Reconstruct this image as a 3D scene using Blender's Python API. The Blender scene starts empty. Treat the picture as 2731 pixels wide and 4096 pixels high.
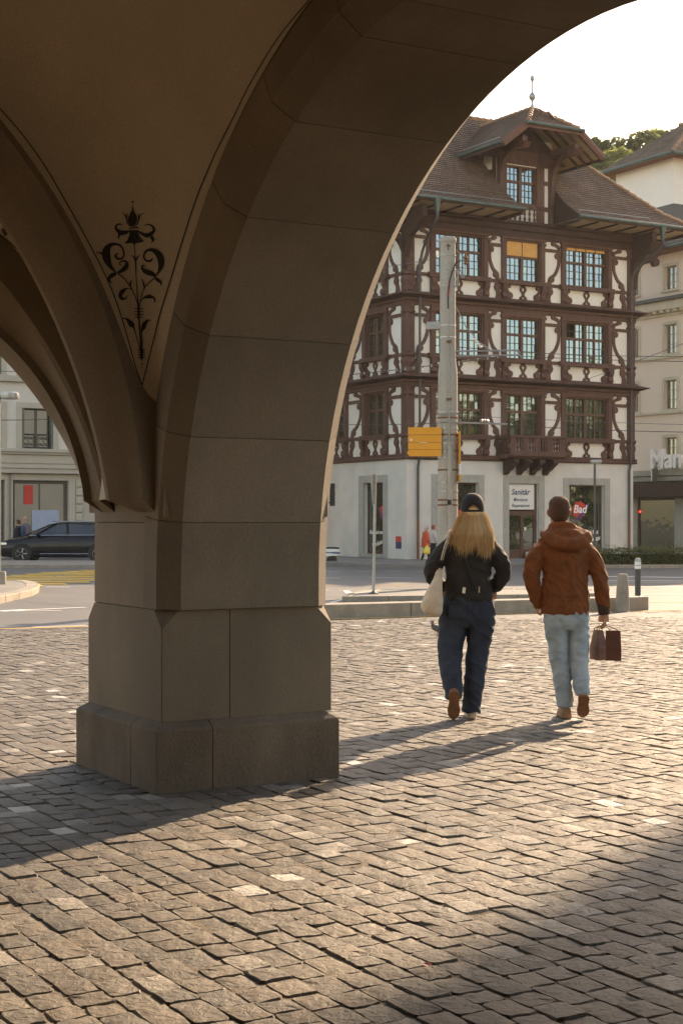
import bpy, bmesh, math, random
from mathutils import Vector, Matrix, noise
from mathutils.bvhtree import BVHTree
random.seed(7)
R = math.radians
S = bpy.context.scene
COL = S.collection

# ------------------------------------------------------------------ camera
FPX, HORIZ, CXP, CAMH = 6200.0, 2080.0, 1365.5, 1.58     # focal length and horizon measured on the 2731 x 4096 photograph
cam_d = bpy.data.cameras.new('camera')
cam = bpy.data.objects.new('camera', cam_d); COL.objects.link(cam)
cam.location = (0, 0, CAMH); cam.rotation_euler = (R(90), 0, 0)
cam_d.sensor_fit = 'VERTICAL'; cam_d.sensor_height = 36.0
cam_d.lens = FPX / 4096 * 36.0
cam_d.shift_y = 32 / 4096
cam_d.clip_start = 0.1; cam_d.clip_end = 3000
S.camera = cam

# ------------------------------------------------------------------ daylight
SUN_AZ = R(29.3)      # clockwise from +Y (the view direction)
SUN_EL = R(23.2)
SUNV = Vector((math.sin(SUN_AZ) * math.cos(SUN_EL), math.cos(SUN_AZ) * math.cos(SUN_EL), math.sin(SUN_EL)))
W = bpy.data.worlds.new('World'); S.world = W; W.use_nodes = True
wn = W.node_tree.nodes; wl = W.node_tree.links
sky = wn.new('ShaderNodeTexSky'); sky.sky_type = 'NISHITA'; sky.sun_disc = False
sky.sun_elevation = SUN_EL; sky.sun_rotation = SUN_AZ
sky.air_density = 1.0; sky.dust_density = 1.0; sky.ozone_density = 0.7
bg = wn['Background']; bg.inputs['Strength'].default_value = 0.15
wl.new(sky.outputs[0], bg.inputs['Color'])
sun_d = bpy.data.lights.new('sun', 'SUN'); sun_d.energy = 3.7; sun_d.angle = R(0.55); sun_d.color = (1.0, 0.88, 0.74)
sun = bpy.data.objects.new('sun', sun_d); COL.objects.link(sun)
sun.rotation_euler = (-SUNV).to_track_quat('-Z', 'Y').to_euler(); sun.location = (40, 60, 60)
V = S.view_settings
V.view_transform = 'Standard'; V.look = 'None'; V.gamma = 1.0; V.use_curve_mapping = False
V.exposure = 1.42
V.use_white_balance = True; V.white_balance_temperature = 8800; V.white_balance_tint = 15
S.cycles.use_denoising = True
S.cycles.max_bounces = 8; S.cycles.diffuse_bounces = 5; S.cycles.glossy_bounces = 3; S.cycles.transmission_bounces = 4
S.cycles.caustics_reflective = False; S.cycles.caustics_refractive = False

# ------------------------------------------------------------------ helpers
def finish(o, label=None, cat=None, group=None, kind=None):
    if label: o['label'] = label
    if cat: o['category'] = cat
    if group: o['group'] = group
    if kind: o['kind'] = kind
    return o

def empty(name, loc=(0, 0, 0), rz=0.0, label=None, cat=None, group=None, parent=None):
    o = bpy.data.objects.new(name, None); COL.objects.link(o)
    o.location = loc; o.rotation_euler = (0, 0, rz); o.empty_display_size = 0.2
    if parent: o.parent = parent
    return finish(o, label, cat, group)

def link(name, me, parent=None, mats=None):
    o = bpy.data.objects.new(name, me); COL.objects.link(o)
    if parent: o.parent = parent
    return o

def cat_rom(P, n):
    """smooth a polyline (tuples of any length) with Catmull-Rom"""
    out = []
    for i in range(len(P) - 1):
        p0, p1, p2, p3 = P[max(i - 1, 0)], P[i], P[i + 1], P[min(i + 2, len(P) - 1)]
        for k in range(n):
            t = k / n
            out.append(tuple(0.5 * (2 * b + (c - a) * t + (2 * a - 5 * b + 4 * c - d) * t * t + (3 * b - a - 3 * c + d) * t ** 3)
                             for a, b, c, d in zip(p0, p1, p2, p3)))
    out.append(tuple(P[-1]))
    return out

class MB:
    def __init__(s): s.v = []; s.f = []; s.m = []
    def add(s, vs, fs, mi=0):
        b = len(s.v); s.v += [tuple(v) for v in vs]; s.f += [[b + i for i in f] for f in fs]; s.m += [mi] * len(fs); return s
    def box(s, x0, x1, y0, y1, z0, z1, mi=0):
        return s.add([(x0, y0, z0), (x1, y0, z0), (x1, y1, z0), (x0, y1, z0), (x0, y0, z1), (x1, y0, z1), (x1, y1, z1), (x0, y1, z1)],
                     [[0, 3, 2, 1], [4, 5, 6, 7], [0, 1, 5, 4], [1, 2, 6, 5], [2, 3, 7, 6], [3, 0, 4, 7]], mi)
    def loft(s, rings, closed=True, cap=True, mi=0, wrap=False):
        n = len(rings[0]); b = len(s.v)
        for r in rings: s.v += [tuple(p) for p in r]
        k = len(rings)
        for i in range(k if wrap else k - 1):
            i2 = (i + 1) % k
            for j in range(n if closed else n - 1):
                j2 = (j + 1) % n
                s.f.append([b + i * n + j, b + i * n + j2, b + i2 * n + j2, b + i2 * n + j]); s.m.append(mi)
        if cap and closed and not wrap:
            s.f.append([b + j for j in range(n)][::-1]); s.f.append([b + (k - 1) * n + j for j in range(n)]); s.m += [mi, mi]
        return s
    def tube(s, path, r, n=8, mi=0, cap=True):
        path = [Vector(p) for p in path]
        rr = r if isinstance(r, (list, tuple)) else [r] * len(path)
        rings = []; prev = None
        for i, p in enumerate(path):
            t = (path[min(i + 1, len(path) - 1)] - path[max(i - 1, 0)])
            t = t.normalized() if t.length > 1e-9 else Vector((0, 0, 1))
            if prev is None:
                ref = Vector((0, 0, 1)) if abs(t.z) < .9 else Vector((1, 0, 0))
                a = t.cross(ref).normalized()
            else:
                a = prev - t * prev.dot(t); a.normalize()
            prev = a; b = t.cross(a)
            q = rr[i]; qa, qb = q if isinstance(q, (tuple, list)) else (q, q)
            rings.append([p + a * (qa * math.cos(2 * math.pi * k / n)) + b * (qb * math.sin(2 * math.pi * k / n)) for k in range(n)])
        return s.loft(rings, True, cap, mi)
    def lathe(s, prof, c=(0, 0, 0), n=16, mi=0):
        rings = [[(c[0] + r * math.cos(2 * math.pi * k / n), c[1] + r * math.sin(2 * math.pi * k / n), c[2] + z) for k in range(n)] for r, z in prof]
        return s.loft(rings, True, True, mi)
    def prism(s, poly, y0, y1, mi=0):
        """poly of (x,z) extruded along y"""
        n = len(poly)
        vs = [(x, y0, z) for x, z in poly] + [(x, y1, z) for x, z in poly]
        fs = [list(range(n)), list(range(2 * n - 1, n - 1, -1))] + [[i, n + i, n + (i + 1) % n, (i + 1) % n] for i in range(n)]
        return s.add(vs, fs, mi)
    def xprism(s, poly, x0, x1, mi=0):
        """poly of (y,z) extruded along x"""
        n = len(poly)
        vs = [(x0, y, z) for y, z in poly] + [(x1, y, z) for y, z in poly]
        fs = [list(range(n)), list(range(2 * n - 1, n - 1, -1))] + [[i, n + i, n + (i + 1) % n, (i + 1) % n] for i in range(n)]
        return s.add(vs, fs, mi)
    def zprism(s, poly, z0, z1, mi=0):
        n = len(poly)
        vs = [(x, y, z0) for x, y in poly] + [(x, y, z1) for x, y in poly]
        fs = [list(range(n)), list(range(2 * n - 1, n - 1, -1))] + [[i, n + i, n + (i + 1) % n, (i + 1) % n] for i in range(n)]
        return s.add(vs, fs, mi)
    def ribbon(s, pts, y0, y1, mi=0):
        """pts (x,z,width): a flat ribbon in the xz plane with thickness y0..y1"""
        rings = []
        for i, (x, z, w) in enumerate(pts):
            a = pts[max(i - 1, 0)]; b = pts[min(i + 1, len(pts) - 1)]
            dx, dz = b[0] - a[0], b[1] - a[1]; l = math.hypot(dx, dz) or 1
            nx, nz = -dz / l * w / 2, dx / l * w / 2
            rings.append([(x + nx, y0, z + nz), (x - nx, y0, z - nz), (x - nx, y1, z - nz), (x + nx, y1, z + nz)])
        return s.loft(rings, True, True, mi)
    def build(s, name, mat, parent=None, smooth=False, bevel=0.0, seg=1, angle=40, fix=True):
        me = bpy.data.meshes.new(name)
        me.from_pydata(s.v, [], s.f)
        for m in (mat if isinstance(mat, (list, tuple)) else [mat]): me.materials.append(m)
        if len(me.materials) > 1: me.polygons.foreach_set('material_index', s.m)
        if fix or bevel:
            bm = bmesh.new(); bm.from_mesh(me)
            if fix: bmesh.ops.recalc_face_normals(bm, faces=bm.faces)
            if bevel:
                es = [e for e in bm.edges if len(e.link_faces) == 2 and e.calc_face_angle(0) > R(25)]
                bmesh.ops.bevel(bm, geom=es, offset=bevel, segments=seg, profile=.5, affect='EDGES', clamp_overlap=True)
            bm.to_mesh(me); bm.free()
        if smooth:
            me.polygons.foreach_set('use_smooth', [True] * len(me.polygons))
            me.set_sharp_from_angle(angle=R(angle))
        me.update()
        return link(name, me, parent)

# ------------------------------------------------------------------ materials
def mat(name, col, rough=.8, var=.0, vscale=8.0, bump=0.0, bscale=60.0, metal=0.0, spec=.5, col2=None, detail=5.0, stretch=None, fine=0.0, fscale=300., ior=None, obj_var=0.0, emit=None, coat=0.0):
    m = bpy.data.materials.new(name); m.use_nodes = True
    nt = m.node_tree; N = nt.nodes; L = nt.links
    b = N['Principled BSDF']
    b.inputs['Roughness'].default_value = rough; b.inputs['Metallic'].default_value = metal
    b.inputs['Specular IOR Level'].default_value = spec
    if ior: b.inputs['IOR'].default_value = ior
    if coat: b.inputs['Coat Weight'].default_value = coat; b.inputs['Coat Roughness'].default_value = .05
    c = (*col, 1)
    b.inputs['Base Color'].default_value = c
    tc = N.new('ShaderNodeTexCoord'); src = tc.outputs['Object']
    if stretch:
        mp = N.new('ShaderNodeMapping'); mp.inputs['Scale'].default_value = stretch
        L.new(src, mp.inputs['Vector']); src = mp.outputs[0]
    if var or col2:
        nz = N.new('ShaderNodeTexNoise'); nz.inputs['Scale'].default_value = vscale; nz.inputs['Detail'].default_value = detail; nz.inputs['Roughness'].default_value = .62
        L.new(src, nz.inputs['Vector'])
        rp = N.new('ShaderNodeValToRGB'); rp.color_ramp.elements[0].position = .3; rp.color_ramp.elements[1].position = .7
        a = tuple(x * (1 - var) for x in col); d = col2 if col2 else tuple(min(1, x * (1 + var)) for x in col)
        rp.color_ramp.elements[0].color = (*a, 1); rp.color_ramp.elements[1].color = (*d, 1)
        L.new(nz.outputs['Fac'], rp.inputs[0]); out = rp.outputs[0]
        if fine:
            n2 = N.new('ShaderNodeTexNoise'); n2.inputs['Scale'].default_value = fscale; n2.inputs['Detail'].default_value = 2
            L.new(src, n2.inputs['Vector'])
            mr = N.new('ShaderNodeMapRange'); mr.inputs['From Min'].default_value = .3; mr.inputs['From Max'].default_value = .7
            mr.inputs['To Min'].default_value = 1 - fine; mr.inputs['To Max'].default_value = 1 + fine
            L.new(n2.outputs['Fac'], mr.inputs['Value'])
            hv = N.new('ShaderNodeHueSaturation'); L.new(out, hv.inputs['Color']); L.new(mr.outputs[0], hv.inputs['Value']); out = hv.outputs[0]
        if obj_var:
            oi = N.new('ShaderNodeObjectInfo'); mr = N.new('ShaderNodeMapRange')
            mr.inputs['To Min'].default_value = 1 - obj_var; mr.inputs['To Max'].default_value = 1 + obj_var
            L.new(oi.outputs['Random'], mr.inputs['Value'])
            hv = N.new('ShaderNodeHueSaturation'); L.new(out, hv.inputs['Color']); L.new(mr.outputs[0], hv.inputs['Value']); out = hv.outputs[0]
        L.new(out, b.inputs['Base Color'])
    if bump:
        nb = N.new('ShaderNodeTexNoise'); nb.inputs['Scale'].default_value = bscale; nb.inputs['Detail'].default_value = 6; nb.inputs['Roughness'].default_value = .6
        L.new(src, nb.inputs['Vector'])
        bp = N.new('ShaderNodeBump'); bp.inputs['Strength'].default_value = 1.0; bp.inputs['Distance'].default_value = bump
        L.new(nb.outputs['Fac'], bp.inputs['Height']); L.new(bp.outputs[0], b.inputs['Normal'])
    if emit:
        b.inputs['Emission Color'].default_value = (*emit[0], 1); b.inputs['Emission Strength'].default_value = emit[1]
    return m

M = {}
M['arcade_stone'] = mat('arcade_stone', (.205, .158, .112), .9, .24, 1.0, .003, 70, fine=.16, fscale=150, obj_var=.12, stretch=(1, 1, .55))
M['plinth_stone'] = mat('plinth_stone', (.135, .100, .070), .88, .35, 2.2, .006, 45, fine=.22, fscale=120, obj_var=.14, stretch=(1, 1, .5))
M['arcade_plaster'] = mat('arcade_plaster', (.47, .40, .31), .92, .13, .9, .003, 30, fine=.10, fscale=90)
M['paint_black'] = mat('paint_black', (.022, .019, .016), .9, .25, 20)
M['sand'] = mat('joint_sand', (.17, .13, .09), .95, .3, 14, .012, 60, fine=.25, fscale=200)
M['asphalt'] = mat('asphalt', (.135, .125, .115), .62, .14, .5, .006, 110, fine=.3, fscale=90, spec=.5)
M['pavement'] = mat('pavement', (.22, .20, .175), .8, .15, 1.2, .004, 60, fine=.2, fscale=80)
M['granite'] = mat('granite', (.33, .28, .22), .8, .2, 4, .004, 90, fine=.35, fscale=120)
M['white_line'] = mat('white_line_paint', (.78, .76, .70), .65, .15, 6, .002, 80)
M['yellow_line'] = mat('yellow_line_paint', (.80, .46, .055), .65, .15, 6, .002, 80)
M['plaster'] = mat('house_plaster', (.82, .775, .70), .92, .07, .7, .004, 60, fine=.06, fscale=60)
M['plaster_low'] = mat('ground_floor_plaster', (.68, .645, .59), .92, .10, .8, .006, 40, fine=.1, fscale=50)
M['timber'] = mat('timber_brown', (.110, .052, .037), .72, .28, 5, .004, 40, stretch=(1, 1, .3))
M['timber_dark'] = mat('timber_dark', (.058, .029, .021), .78, .25, 5, .004, 40)
M['timber_red'] = mat('timber_red', (.15, .062, .043), .7, .2, 5, .003, 40)
M['sash'] = mat('sash_brown', (.125, .060, .038), .6, .2, 8)
M['bar'] = mat('glazing_bar', (.05, .045, .04), .6)
M['soffit'] = mat('soffit_cream', (.66, .50, .30), .85, .08, 3)
M['blind'] = mat('orange_blind', (.70, .37, .12), .85, .1, 6)
M['patina'] = mat('gutter_patina', (.085, .115, .10), .5, .25, 3, metal=.3)
M['stone_trim'] = mat('stone_trim', (.40, .385, .34), .9, .12, 3, .003, 60, fine=.1, fscale=70)
M['concrete'] = mat('mast_concrete', (.40, .36, .30), .88, .16, 3, .004, 60, stretch=(1, 1, .25), fine=.12, fscale=60)
M['steel'] = mat('galvanised_steel', (.36, .36, .35), .4, .15, 8, metal=.7)
M['steel_dark'] = mat('dark_steel', (.09, .085, .08), .5, .15, 8, metal=.4)
M['wire'] = mat('wire_dark', (.06, .055, .05), .6)
M['rust'] = mat('rust_clamp', (.20, .09, .045), .8, .3, 30)
M['yellow_sign'] = mat('yellow_sign', (.80, .33, .025), .5, .06, 4)
M['sign_white'] = mat('sign_white', (.80, .78, .72), .5, .04, 4)
M['sign_blue'] = mat('sign_blue', (.025, .045, .13), .5)
M['sign_red'] = mat('sign_red', (.62, .045, .03), .5)
M['letter_white'] = mat('letter_white', (.90, .88, .84), .5)
M['black'] = mat('plain_black', (.012, .012, .012), .6)
M['interior'] = mat('dark_interior', (.03, .026, .022), .95)
M['door_wood'] = mat('door_wood', (.11, .05, .033), .5, .25, 6)

def glass_mat(name, col, refl, rough=.02, tint=(.92, .95, .95)):
    m = bpy.data.materials.new(name); m.use_nodes = True
    nt = m.node_tree; N = nt.nodes; L = nt.links
    b = N['Principled BSDF']; b.inputs['Base Color'].default_value = (*col, 1); b.inputs['Roughness'].default_value = .25
    b.inputs['Specular IOR Level'].default_value = .3
    g = N.new('ShaderNodeBsdfGlossy'); g.inputs['Roughness'].default_value = rough; g.inputs['Color'].default_value = (*tint, 1)
    mx = N.new('ShaderNodeMixShader'); mx.inputs[0].default_value = refl
    tc = N.new('ShaderNodeTexCoord'); nz = N.new('ShaderNodeTexNoise'); nz.inputs['Scale'].default_value = 1.6
    bp = N.new('ShaderNodeBump'); bp.inputs['Distance'].default_value = .006; bp.inputs['Strength'].default_value = .6
    L.new(tc.outputs['Object'], nz.inputs['Vector']); L.new(nz.outputs['Fac'], bp.inputs['Height']); L.new(bp.outputs[0], g.inputs['Normal'])
    L.new(b.outputs[0], mx.inputs[1]); L.new(g.outputs[0], mx.inputs[2]); L.new(mx.outputs[0], N['Material Output'].inputs['Surface'])
    return m
M['glass'] = glass_mat('window_glass', (.03, .032, .03), .40, tint=(.62, .82, .92))
M['shop_glass'] = glass_mat('shop_glass', (.016, .02, .014), .20, tint=(.85, .9, .85))
M['glass_low'] = glass_mat('window_glass_dim', (.03, .035, .02), .30, tint=(.8, .88, .85))
M['car_glass'] = glass_mat('car_glass', (.008, .01, .012), .10)

def tile_mat(name, c1, c2, sx, sz):
    m = bpy.data.materials.new(name); m.use_nodes = True
    nt = m.node_tree; N = nt.nodes; L = nt.links; b = N['Principled BSDF']; b.inputs['Roughness'].default_value = .8
    uv = N.new('ShaderNodeUVMap')
    br = N.new('ShaderNodeTexBrick'); br.inputs['Scale'].default_value = 1.0; br.inputs['Brick Width'].default_value = sx; br.inputs['Row Height'].default_value = sz
    br.inputs['Mortar Size'].default_value = .012; br.inputs['Mortar Smooth'].default_value = .4; br.offset = .5
    br.inputs['Color1'].default_value = (*c1, 1); br.inputs['Color2'].default_value = (*c2, 1); br.inputs['Mortar'].default_value = (*[x * .35 for x in c1], 1)
    L.new(uv.outputs[0], br.inputs['Vector'])
    nz = N.new('ShaderNodeTexNoise'); nz.inputs['Scale'].default_value = .9; nz.inputs['Detail'].default_value = 6
    L.new(uv.outputs[0], nz.inputs['Vector'])
    mr = N.new('ShaderNodeMapRange'); mr.inputs['From Min'].default_value = .3; mr.inputs['From Max'].default_value = .7; mr.inputs['To Min'].default_value = .7; mr.inputs['To Max'].default_value = 1.3
    L.new(nz.outputs['Fac'], mr.inputs['Value'])
    hv = N.new('ShaderNodeHueSaturation'); L.new(br.outputs['Color'], hv.inputs['Color']); L.new(mr.outputs[0], hv.inputs['Value'])
    L.new(hv.outputs[0], b.inputs['Base Color'])
    bp = N.new('ShaderNodeBump'); bp.inputs['Distance'].default_value = .02
    iv = N.new('ShaderNodeMath'); iv.operation = 'SUBTRACT'; iv.inputs[0].default_value = 1.0; L.new(br.outputs['Fac'], iv.inputs[1])
    L.new(iv.outputs[0], bp.inputs['Height']); L.new(bp.outputs[0], b.inputs['Normal'])
    return m
M['tile'] = tile_mat('roof_tile', (.17, .098, .064), (.25, .155, .105), .19, .17)
M['tile_old'] = tile_mat('roof_tile_old', (.22, .155, .105), (.30, .22, .15), .19, .17)

def tiled(name, poly, material, parent, course=.17, rise=.028, up=None):
    """a roof slope with stepped tile courses. poly: planar corner list, first edge is the eave (left to right)"""
    P = [Vector(p) for p in poly]
    ex = (P[1] - P[0]).normalized(); n = (P[1] - P[0]).cross(P[2] - P[0]).normalized()
    if n.z < 0: n = -n
    ey = n.cross(ex)
    if ey.z < 0: ey = -ey
    Q = [((p - P[0]).dot(ex), (p - P[0]).dot(ey)) for p in P]
    ymax = max(q[1] for q in Q); ymin = min(q[1] for q in Q)
    vs, fs, uvs = [], [], []
    def span(y):
        xs = []
        for i in range(len(Q)):
            a, b = Q[i], Q[(i + 1) % len(Q)]
            if (a[1] - y) * (b[1] - y) <= 0 and abs(a[1] - b[1]) > 1e-9:
                t = (y - a[1]) / (b[1] - a[1]); xs.append(a[0] + t * (b[0] - a[0]))
            elif abs(a[1] - y) < 1e-9 and abs(b[1] - y) < 1e-9: xs += [a[0], b[0]]
        return (min(xs), max(xs)) if xs else None
    y = ymin
    while y < ymax - 1e-6:
        y2 = min(y + course, ymax)
        s1, s2 = span(y + 1e-5), span(y2 - 1e-5)
        if s1 and s2:
            b = len(vs)
            for (x, yy, h) in ((s1[0], y, 0), (s1[1], y, 0), (s1[0], y, rise), (s1[1], y, rise), (s2[0], y2, .002), (s2[1], y2, .002)):
                vs.append(P[0] + ex * x + ey * yy + n * h); uvs.append((x, yy if h != rise else yy + .001))
            fs += [[b, b + 1, b + 3, b + 2], [b + 2, b + 3, b + 5, b + 4]]
        y = y2
    me = bpy.data.meshes.new(name); me.from_pydata(vs, [], fs); me.materials.append(material)
    ul = me.uv_layers.new(name='UVMap')
    for lp in me.loops: ul.data[lp.index].uv = uvs[lp.vertex_index]
    me.update()
    return link(name, me, parent)

def wall(mb, x0, x1, z0, z1, holes, y=0.0, depth=.25, mi=0):
    """a wall sheet in the xz plane at y with rectangular holes (hx0,hx1,hz0,hz1) and reveals going to +y"""
    xs = sorted({x0, x1, *[h[0] for h in holes], *[h[1] for h in holes]}); zs = sorted({z0, z1, *[h[2] for h in holes], *[h[3] for h in holes]})
    for i in range(len(xs) - 1):
        for j in range(len(zs) - 1):
            cx, cz = (xs[i] + xs[i + 1]) / 2, (zs[j] + zs[j + 1]) / 2
            if any(h[0] < cx < h[1] and h[2] < cz < h[3] for h in holes): continue
            mb.add([(xs[i], y, zs[j]), (xs[i + 1], y, zs[j]), (xs[i + 1], y, zs[j + 1]), (xs[i], y, zs[j + 1])], [[0, 1, 2, 3]], mi)
    for a, b, c, d in (holes if depth else ()):
        mb.add([(a, y, c), (b, y, c), (b, y, d), (a, y, d), (a, y + depth, c), (b, y + depth, c), (b, y + depth, d), (a, y + depth, d)],
               [[0, 1, 5, 4], [1, 2, 6, 5], [2, 3, 7, 6], [3, 0, 4, 7]], mi)

def text_mesh(name, body, size, material, parent, loc, rot=(R(90), 0, 0), depth=.01, shear=0.0, bold=0.0, align='LEFT', width=None, spacing=1.0):
    cu = bpy.data.curves.new(name, 'FONT'); cu.body = body; cu.size = size; cu.extrude = depth; cu.shear = shear; cu.offset = bold; cu.align_x = align; cu.resolution_u = 4
    cu.space_character = spacing
    t = bpy.data.objects.new(name, cu); COL.objects.link(t)
    dg = bpy.context.evaluated_depsgraph_get()
    me = bpy.data.meshes.new_from_object(t.evaluated_get(dg))
    bpy.data.objects.remove(t); bpy.data.curves.remove(cu)
    me.materials.clear(); me.materials.append(material); me.name = name
    o = link(name, me, parent); o.location = loc; o.rotation_euler = rot
    if width and me.vertices:
        w = max(v.co.x for v in me.vertices) - min(v.co.x for v in me.vertices)
        o.scale = (width / w, 1, 1)
    return o

TH = R(30)                                      # the arcade and the timbered house stand parallel, turned 30 degrees to the view
EW = Vector((math.cos(TH), math.sin(TH), 0)); EU = Vector((math.sin(TH), -math.cos(TH), 0))
def gz(x, y):                                    # the street falls away a little towards the timbered house
    return -0.33 * min(max((y - 26) / 34, 0), 1) * min(max((x + 8) / 7, 0), 1)
def G(px, py):
    """ground point seen at a pixel of the photograph"""
    h = CAMH; x = y = 0
    for _ in range(12):
        y = FPX * h / (py - HORIZ); x = (px - CXP) / FPX * y; h = CAMH - gz(x, y)
    return x, y
# ================================================================== ground
g = MB()
xs = sorted(set([-600, -250, -120, -60, -40, -30] + [x for x in range(-24, -8, 4)] + [-8, -4.5, -1] + list(range(1, 30, 4)) + [40, 60, 120, 250, 600]))
ys = sorted(set([-150, -60, -20, 0, 10, 20, 26, 34, 43, 52, 60, 70, 80, 100, 140, 200, 400, 1200]))
g.v = [(x, y, gz(x, y) - .03 * (y < 21)) for y in ys for x in xs]
nx = len(xs)
g.f = [[j * nx + i, j * nx + i + 1, (j + 1) * nx + i + 1, (j + 1) * nx + i] for j in range(len(ys) - 1) for i in range(nx - 1)]
g.m = [0] * len(g.f)
finish(g.build('ground', M['asphalt'], fix=False), kind='structure')

def strip(name, pts, w, mat_, lift=.006, taper=None):
    """a painted line on the ground through (x,y) points"""
    pts2 = []
    for a, b in zip(pts[:-1], pts[1:]):
        n = max(1, int(math.dist(a, b) / 1.0))
        pts2 += [(a[0] + (b[0] - a[0]) * k / n, a[1] + (b[1] - a[1]) * k / n) for k in range(n)]
    pts2.append(pts[-1]); vs = []; fs = []
    for i, p in enumerate(pts2):
        a = pts2[max(i - 1, 0)]; b = pts2[min(i + 1, len(pts2) - 1)]
        dx, dy = b[0] - a[0], b[1] - a[1]; l = math.hypot(dx, dy); ox, oy = -dy / l * w / 2, dx / l * w / 2
        for sg in (1, -1): vs.append((p[0] + sg * ox, p[1] + sg * oy, gz(p[0] + sg * ox, p[1] + sg * oy) + lift))
    fs = [[2 * i, 2 * i + 1, 2 * i + 3, 2 * i + 2] for i in range(len(pts2) - 1)]
    m = MB(); m.add(vs, fs)
    return finish(m.build(name, mat_, fix=False), kind='structure')

# plaza edge: a straight line from the left street to the low granite kerb
EA, EB = Vector((-4.91, 22.31)), Vector((1.57, 25.25)); ED = (EB - EA).normalized()
def edge_pt(t, off=0): return (EA.x + ED.x * t - ED.y * off, EA.y + ED.y * t + ED.x * off)
strip('yellow_edge_line', [edge_pt(-9, .14), edge_pt(19, .14)], .10, M['yellow_line'])
strip('white_edge_line', [G(0, 2446), G(110, 2440)], .30, M['white_line'])
strip('white_edge_line', [G(100, 2441), G(345, 2430)], .14, M['white_line'])
strip('white_edge_line', [G(60, 2446), G(245, 2443)], .10, M['white_line'])
strip('white_edge_line', [G(130, 2509), G(345, 2502)], .06, M['white_line'])
strip('white_lane_or_glare', [G(185, 2349), G(283, 2349)], .12, M['white_line'])
# carriageway lines on the right, some widened to paint in sun glare
for y, segs, col, w in ((2285, [(1200, 1360), (1418, 1482), (1546, 1611), (1672, 1740), (1800, 1860)], 'white_line', .16), (2311, [(1200, 1360), (1476, 1641), (1800, 2000), (2100, 2250)], 'white_line', .17),
                        (2341, [(1200, 1340), (1500, 1651), (1820, 2010), (2405, 2570), (2718, 2800)], 'yellow_line', .14),
                        (2306, [(2380, 2850)], 'white_line', .55), (2321, [(2380, 2850)], 'white_line', .35), (2328, [(2380, 2850)], 'white_line', .12),  # white strips widened to stand for bright sun-glare streaks on the road
                        (2346, [(2450, 2850)], 'white_line', .30), (2378, [(2400, 2850)], 'white_line', .16), (2409, [(2590, 2850)], 'yellow_line', .10)):
    for a, b in segs: strip('yellow_lane_line' if 'yel' in col else 'white_lane_or_glare', [G(a, y), G(b, y + (b - a) * .012)], w, M[col])
strip('white_lane_or_glare', [G(1200, 2359), G(1313, 2360)], .12, M['white_line'])
strip('white_lane_or_glare', [G(1355, 2361), G(1700, 2364)], .12, M['white_line'])
# give-way shaped marking in front of the traffic island
m = MB(); pz = [(1290, 2411), (1330, 2408), (1372, 2397), (1395, 2385), (1372, 2364), (1392, 2364), (1428, 2378), (1400, 2392), (1376, 2399), (1330, 2411)]
pz = [G(*p) for p in pz]; m.add([(x, y, gz(x, y) + .007) for x, y in pz], [list(range(len(pz)))]); finish(m.build('white_island_marking', M['white_line'], fix=False), kind='structure')
# yellow zebra crossing on the left street
for k in range(11):
    yy = 2281 + 5.1 * k + .21 * k * k * .55
    x0, x1 = max(-60, 330 - 62 * k - 40 * (k > 1)), 345 + 300 - max(0, k - 5) * 95
    if k >= 8: x0 = -30
    a, b = G(x0, yy), G(min(x1, 620), yy)
    strip('zebra_stripe', [a, b], (.62 + .01 * k), M['yellow_line'], lift=.007)

# traffic island in front of the house
def slab(name, pts, h, mat_, kerb=None, kw=.14):
    pts = [Vector(p) for p in pts]
    m = MB(); n = len(pts)
    m.add([(p.x, p.y, gz(p.x, p.y) - .05) for p in pts] + [(p.x, p.y, gz(p.x, p.y) + h) for p in pts],
          [list(range(n, 2 * n))] + [[i, (i + 1) % n, n + (i + 1) % n, n + i] for i in range(n)])
    o = finish(m.build(name, mat_, fix=True), kind='structure')
    if kerb:
        for i in range(n):
            a, b = pts[i], pts[(i + 1) % n]
            L_ = (b - a).length; k = max(1, round(L_ / 1.0)); d = (b - a) / L_; nn = Vector((-d.y, d.x))
            for j in range(k):
                p, q = a + d * (L_ * j / k + .006), a + d * (L_ * (j + 1) / k - .006)
                c = [p - nn * .02, q - nn * .02, q + nn * kw, p + nn * kw]
                s = MB(); s.add([(v.x, v.y, gz(v.x, v.y) - .05) for v in c] + [(v.x, v.y, gz(v.x, v.y) + h + .012) for v in c],
                                [[3, 2, 1, 0], [4, 5, 6, 7], [0, 1, 5, 4], [1, 2, 6, 5], [2, 3, 7, 6], [3, 0, 4, 7]])
                s.build('kerb_stone', kerb, o, bevel=.012)
    return o
slab('traffic_island', [G(1373, 2408), G(1900, 2402), G(2390, 2394), G(2390, 2378), G(1900, 2372), G(1500, 2378), G(1395, 2392)], .10, M['pavement'], M['granite'])
isl = [G(-90, 2432), G(20, 2408), G(75, 2396), G(125, 2384), G(152, 2371), G(156, 2358), G(135, 2347), G(95, 2342), G(-90, 2341)]
slab('lamp_island', isl, .12, M['pavement'], M['granite'], .28)
# far pavement along the left street (the car drives behind it)
slab('tram_platform', [G(-300, 2275), G(640, 2275), G(640, 2255), G(-300, 2255)], .13, M['granite'])
# pavement round the timbered house
HC = Vector(((1625 - CXP) / FPX * 67.7, 67.7, 0))     # street corner of the timbered house
def hp(s, y): p = HC + EW * s - EU * y; return (p.x, p.y)
slab('house_pavement', [hp(-9, 18), hp(-6.2, 2), hp(-4.2, -3.4), hp(-1, -5.2), hp(8, -6.6), hp(34, -12), hp(34, 30), hp(-9, 30)], .12, M['pavement'])

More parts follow.
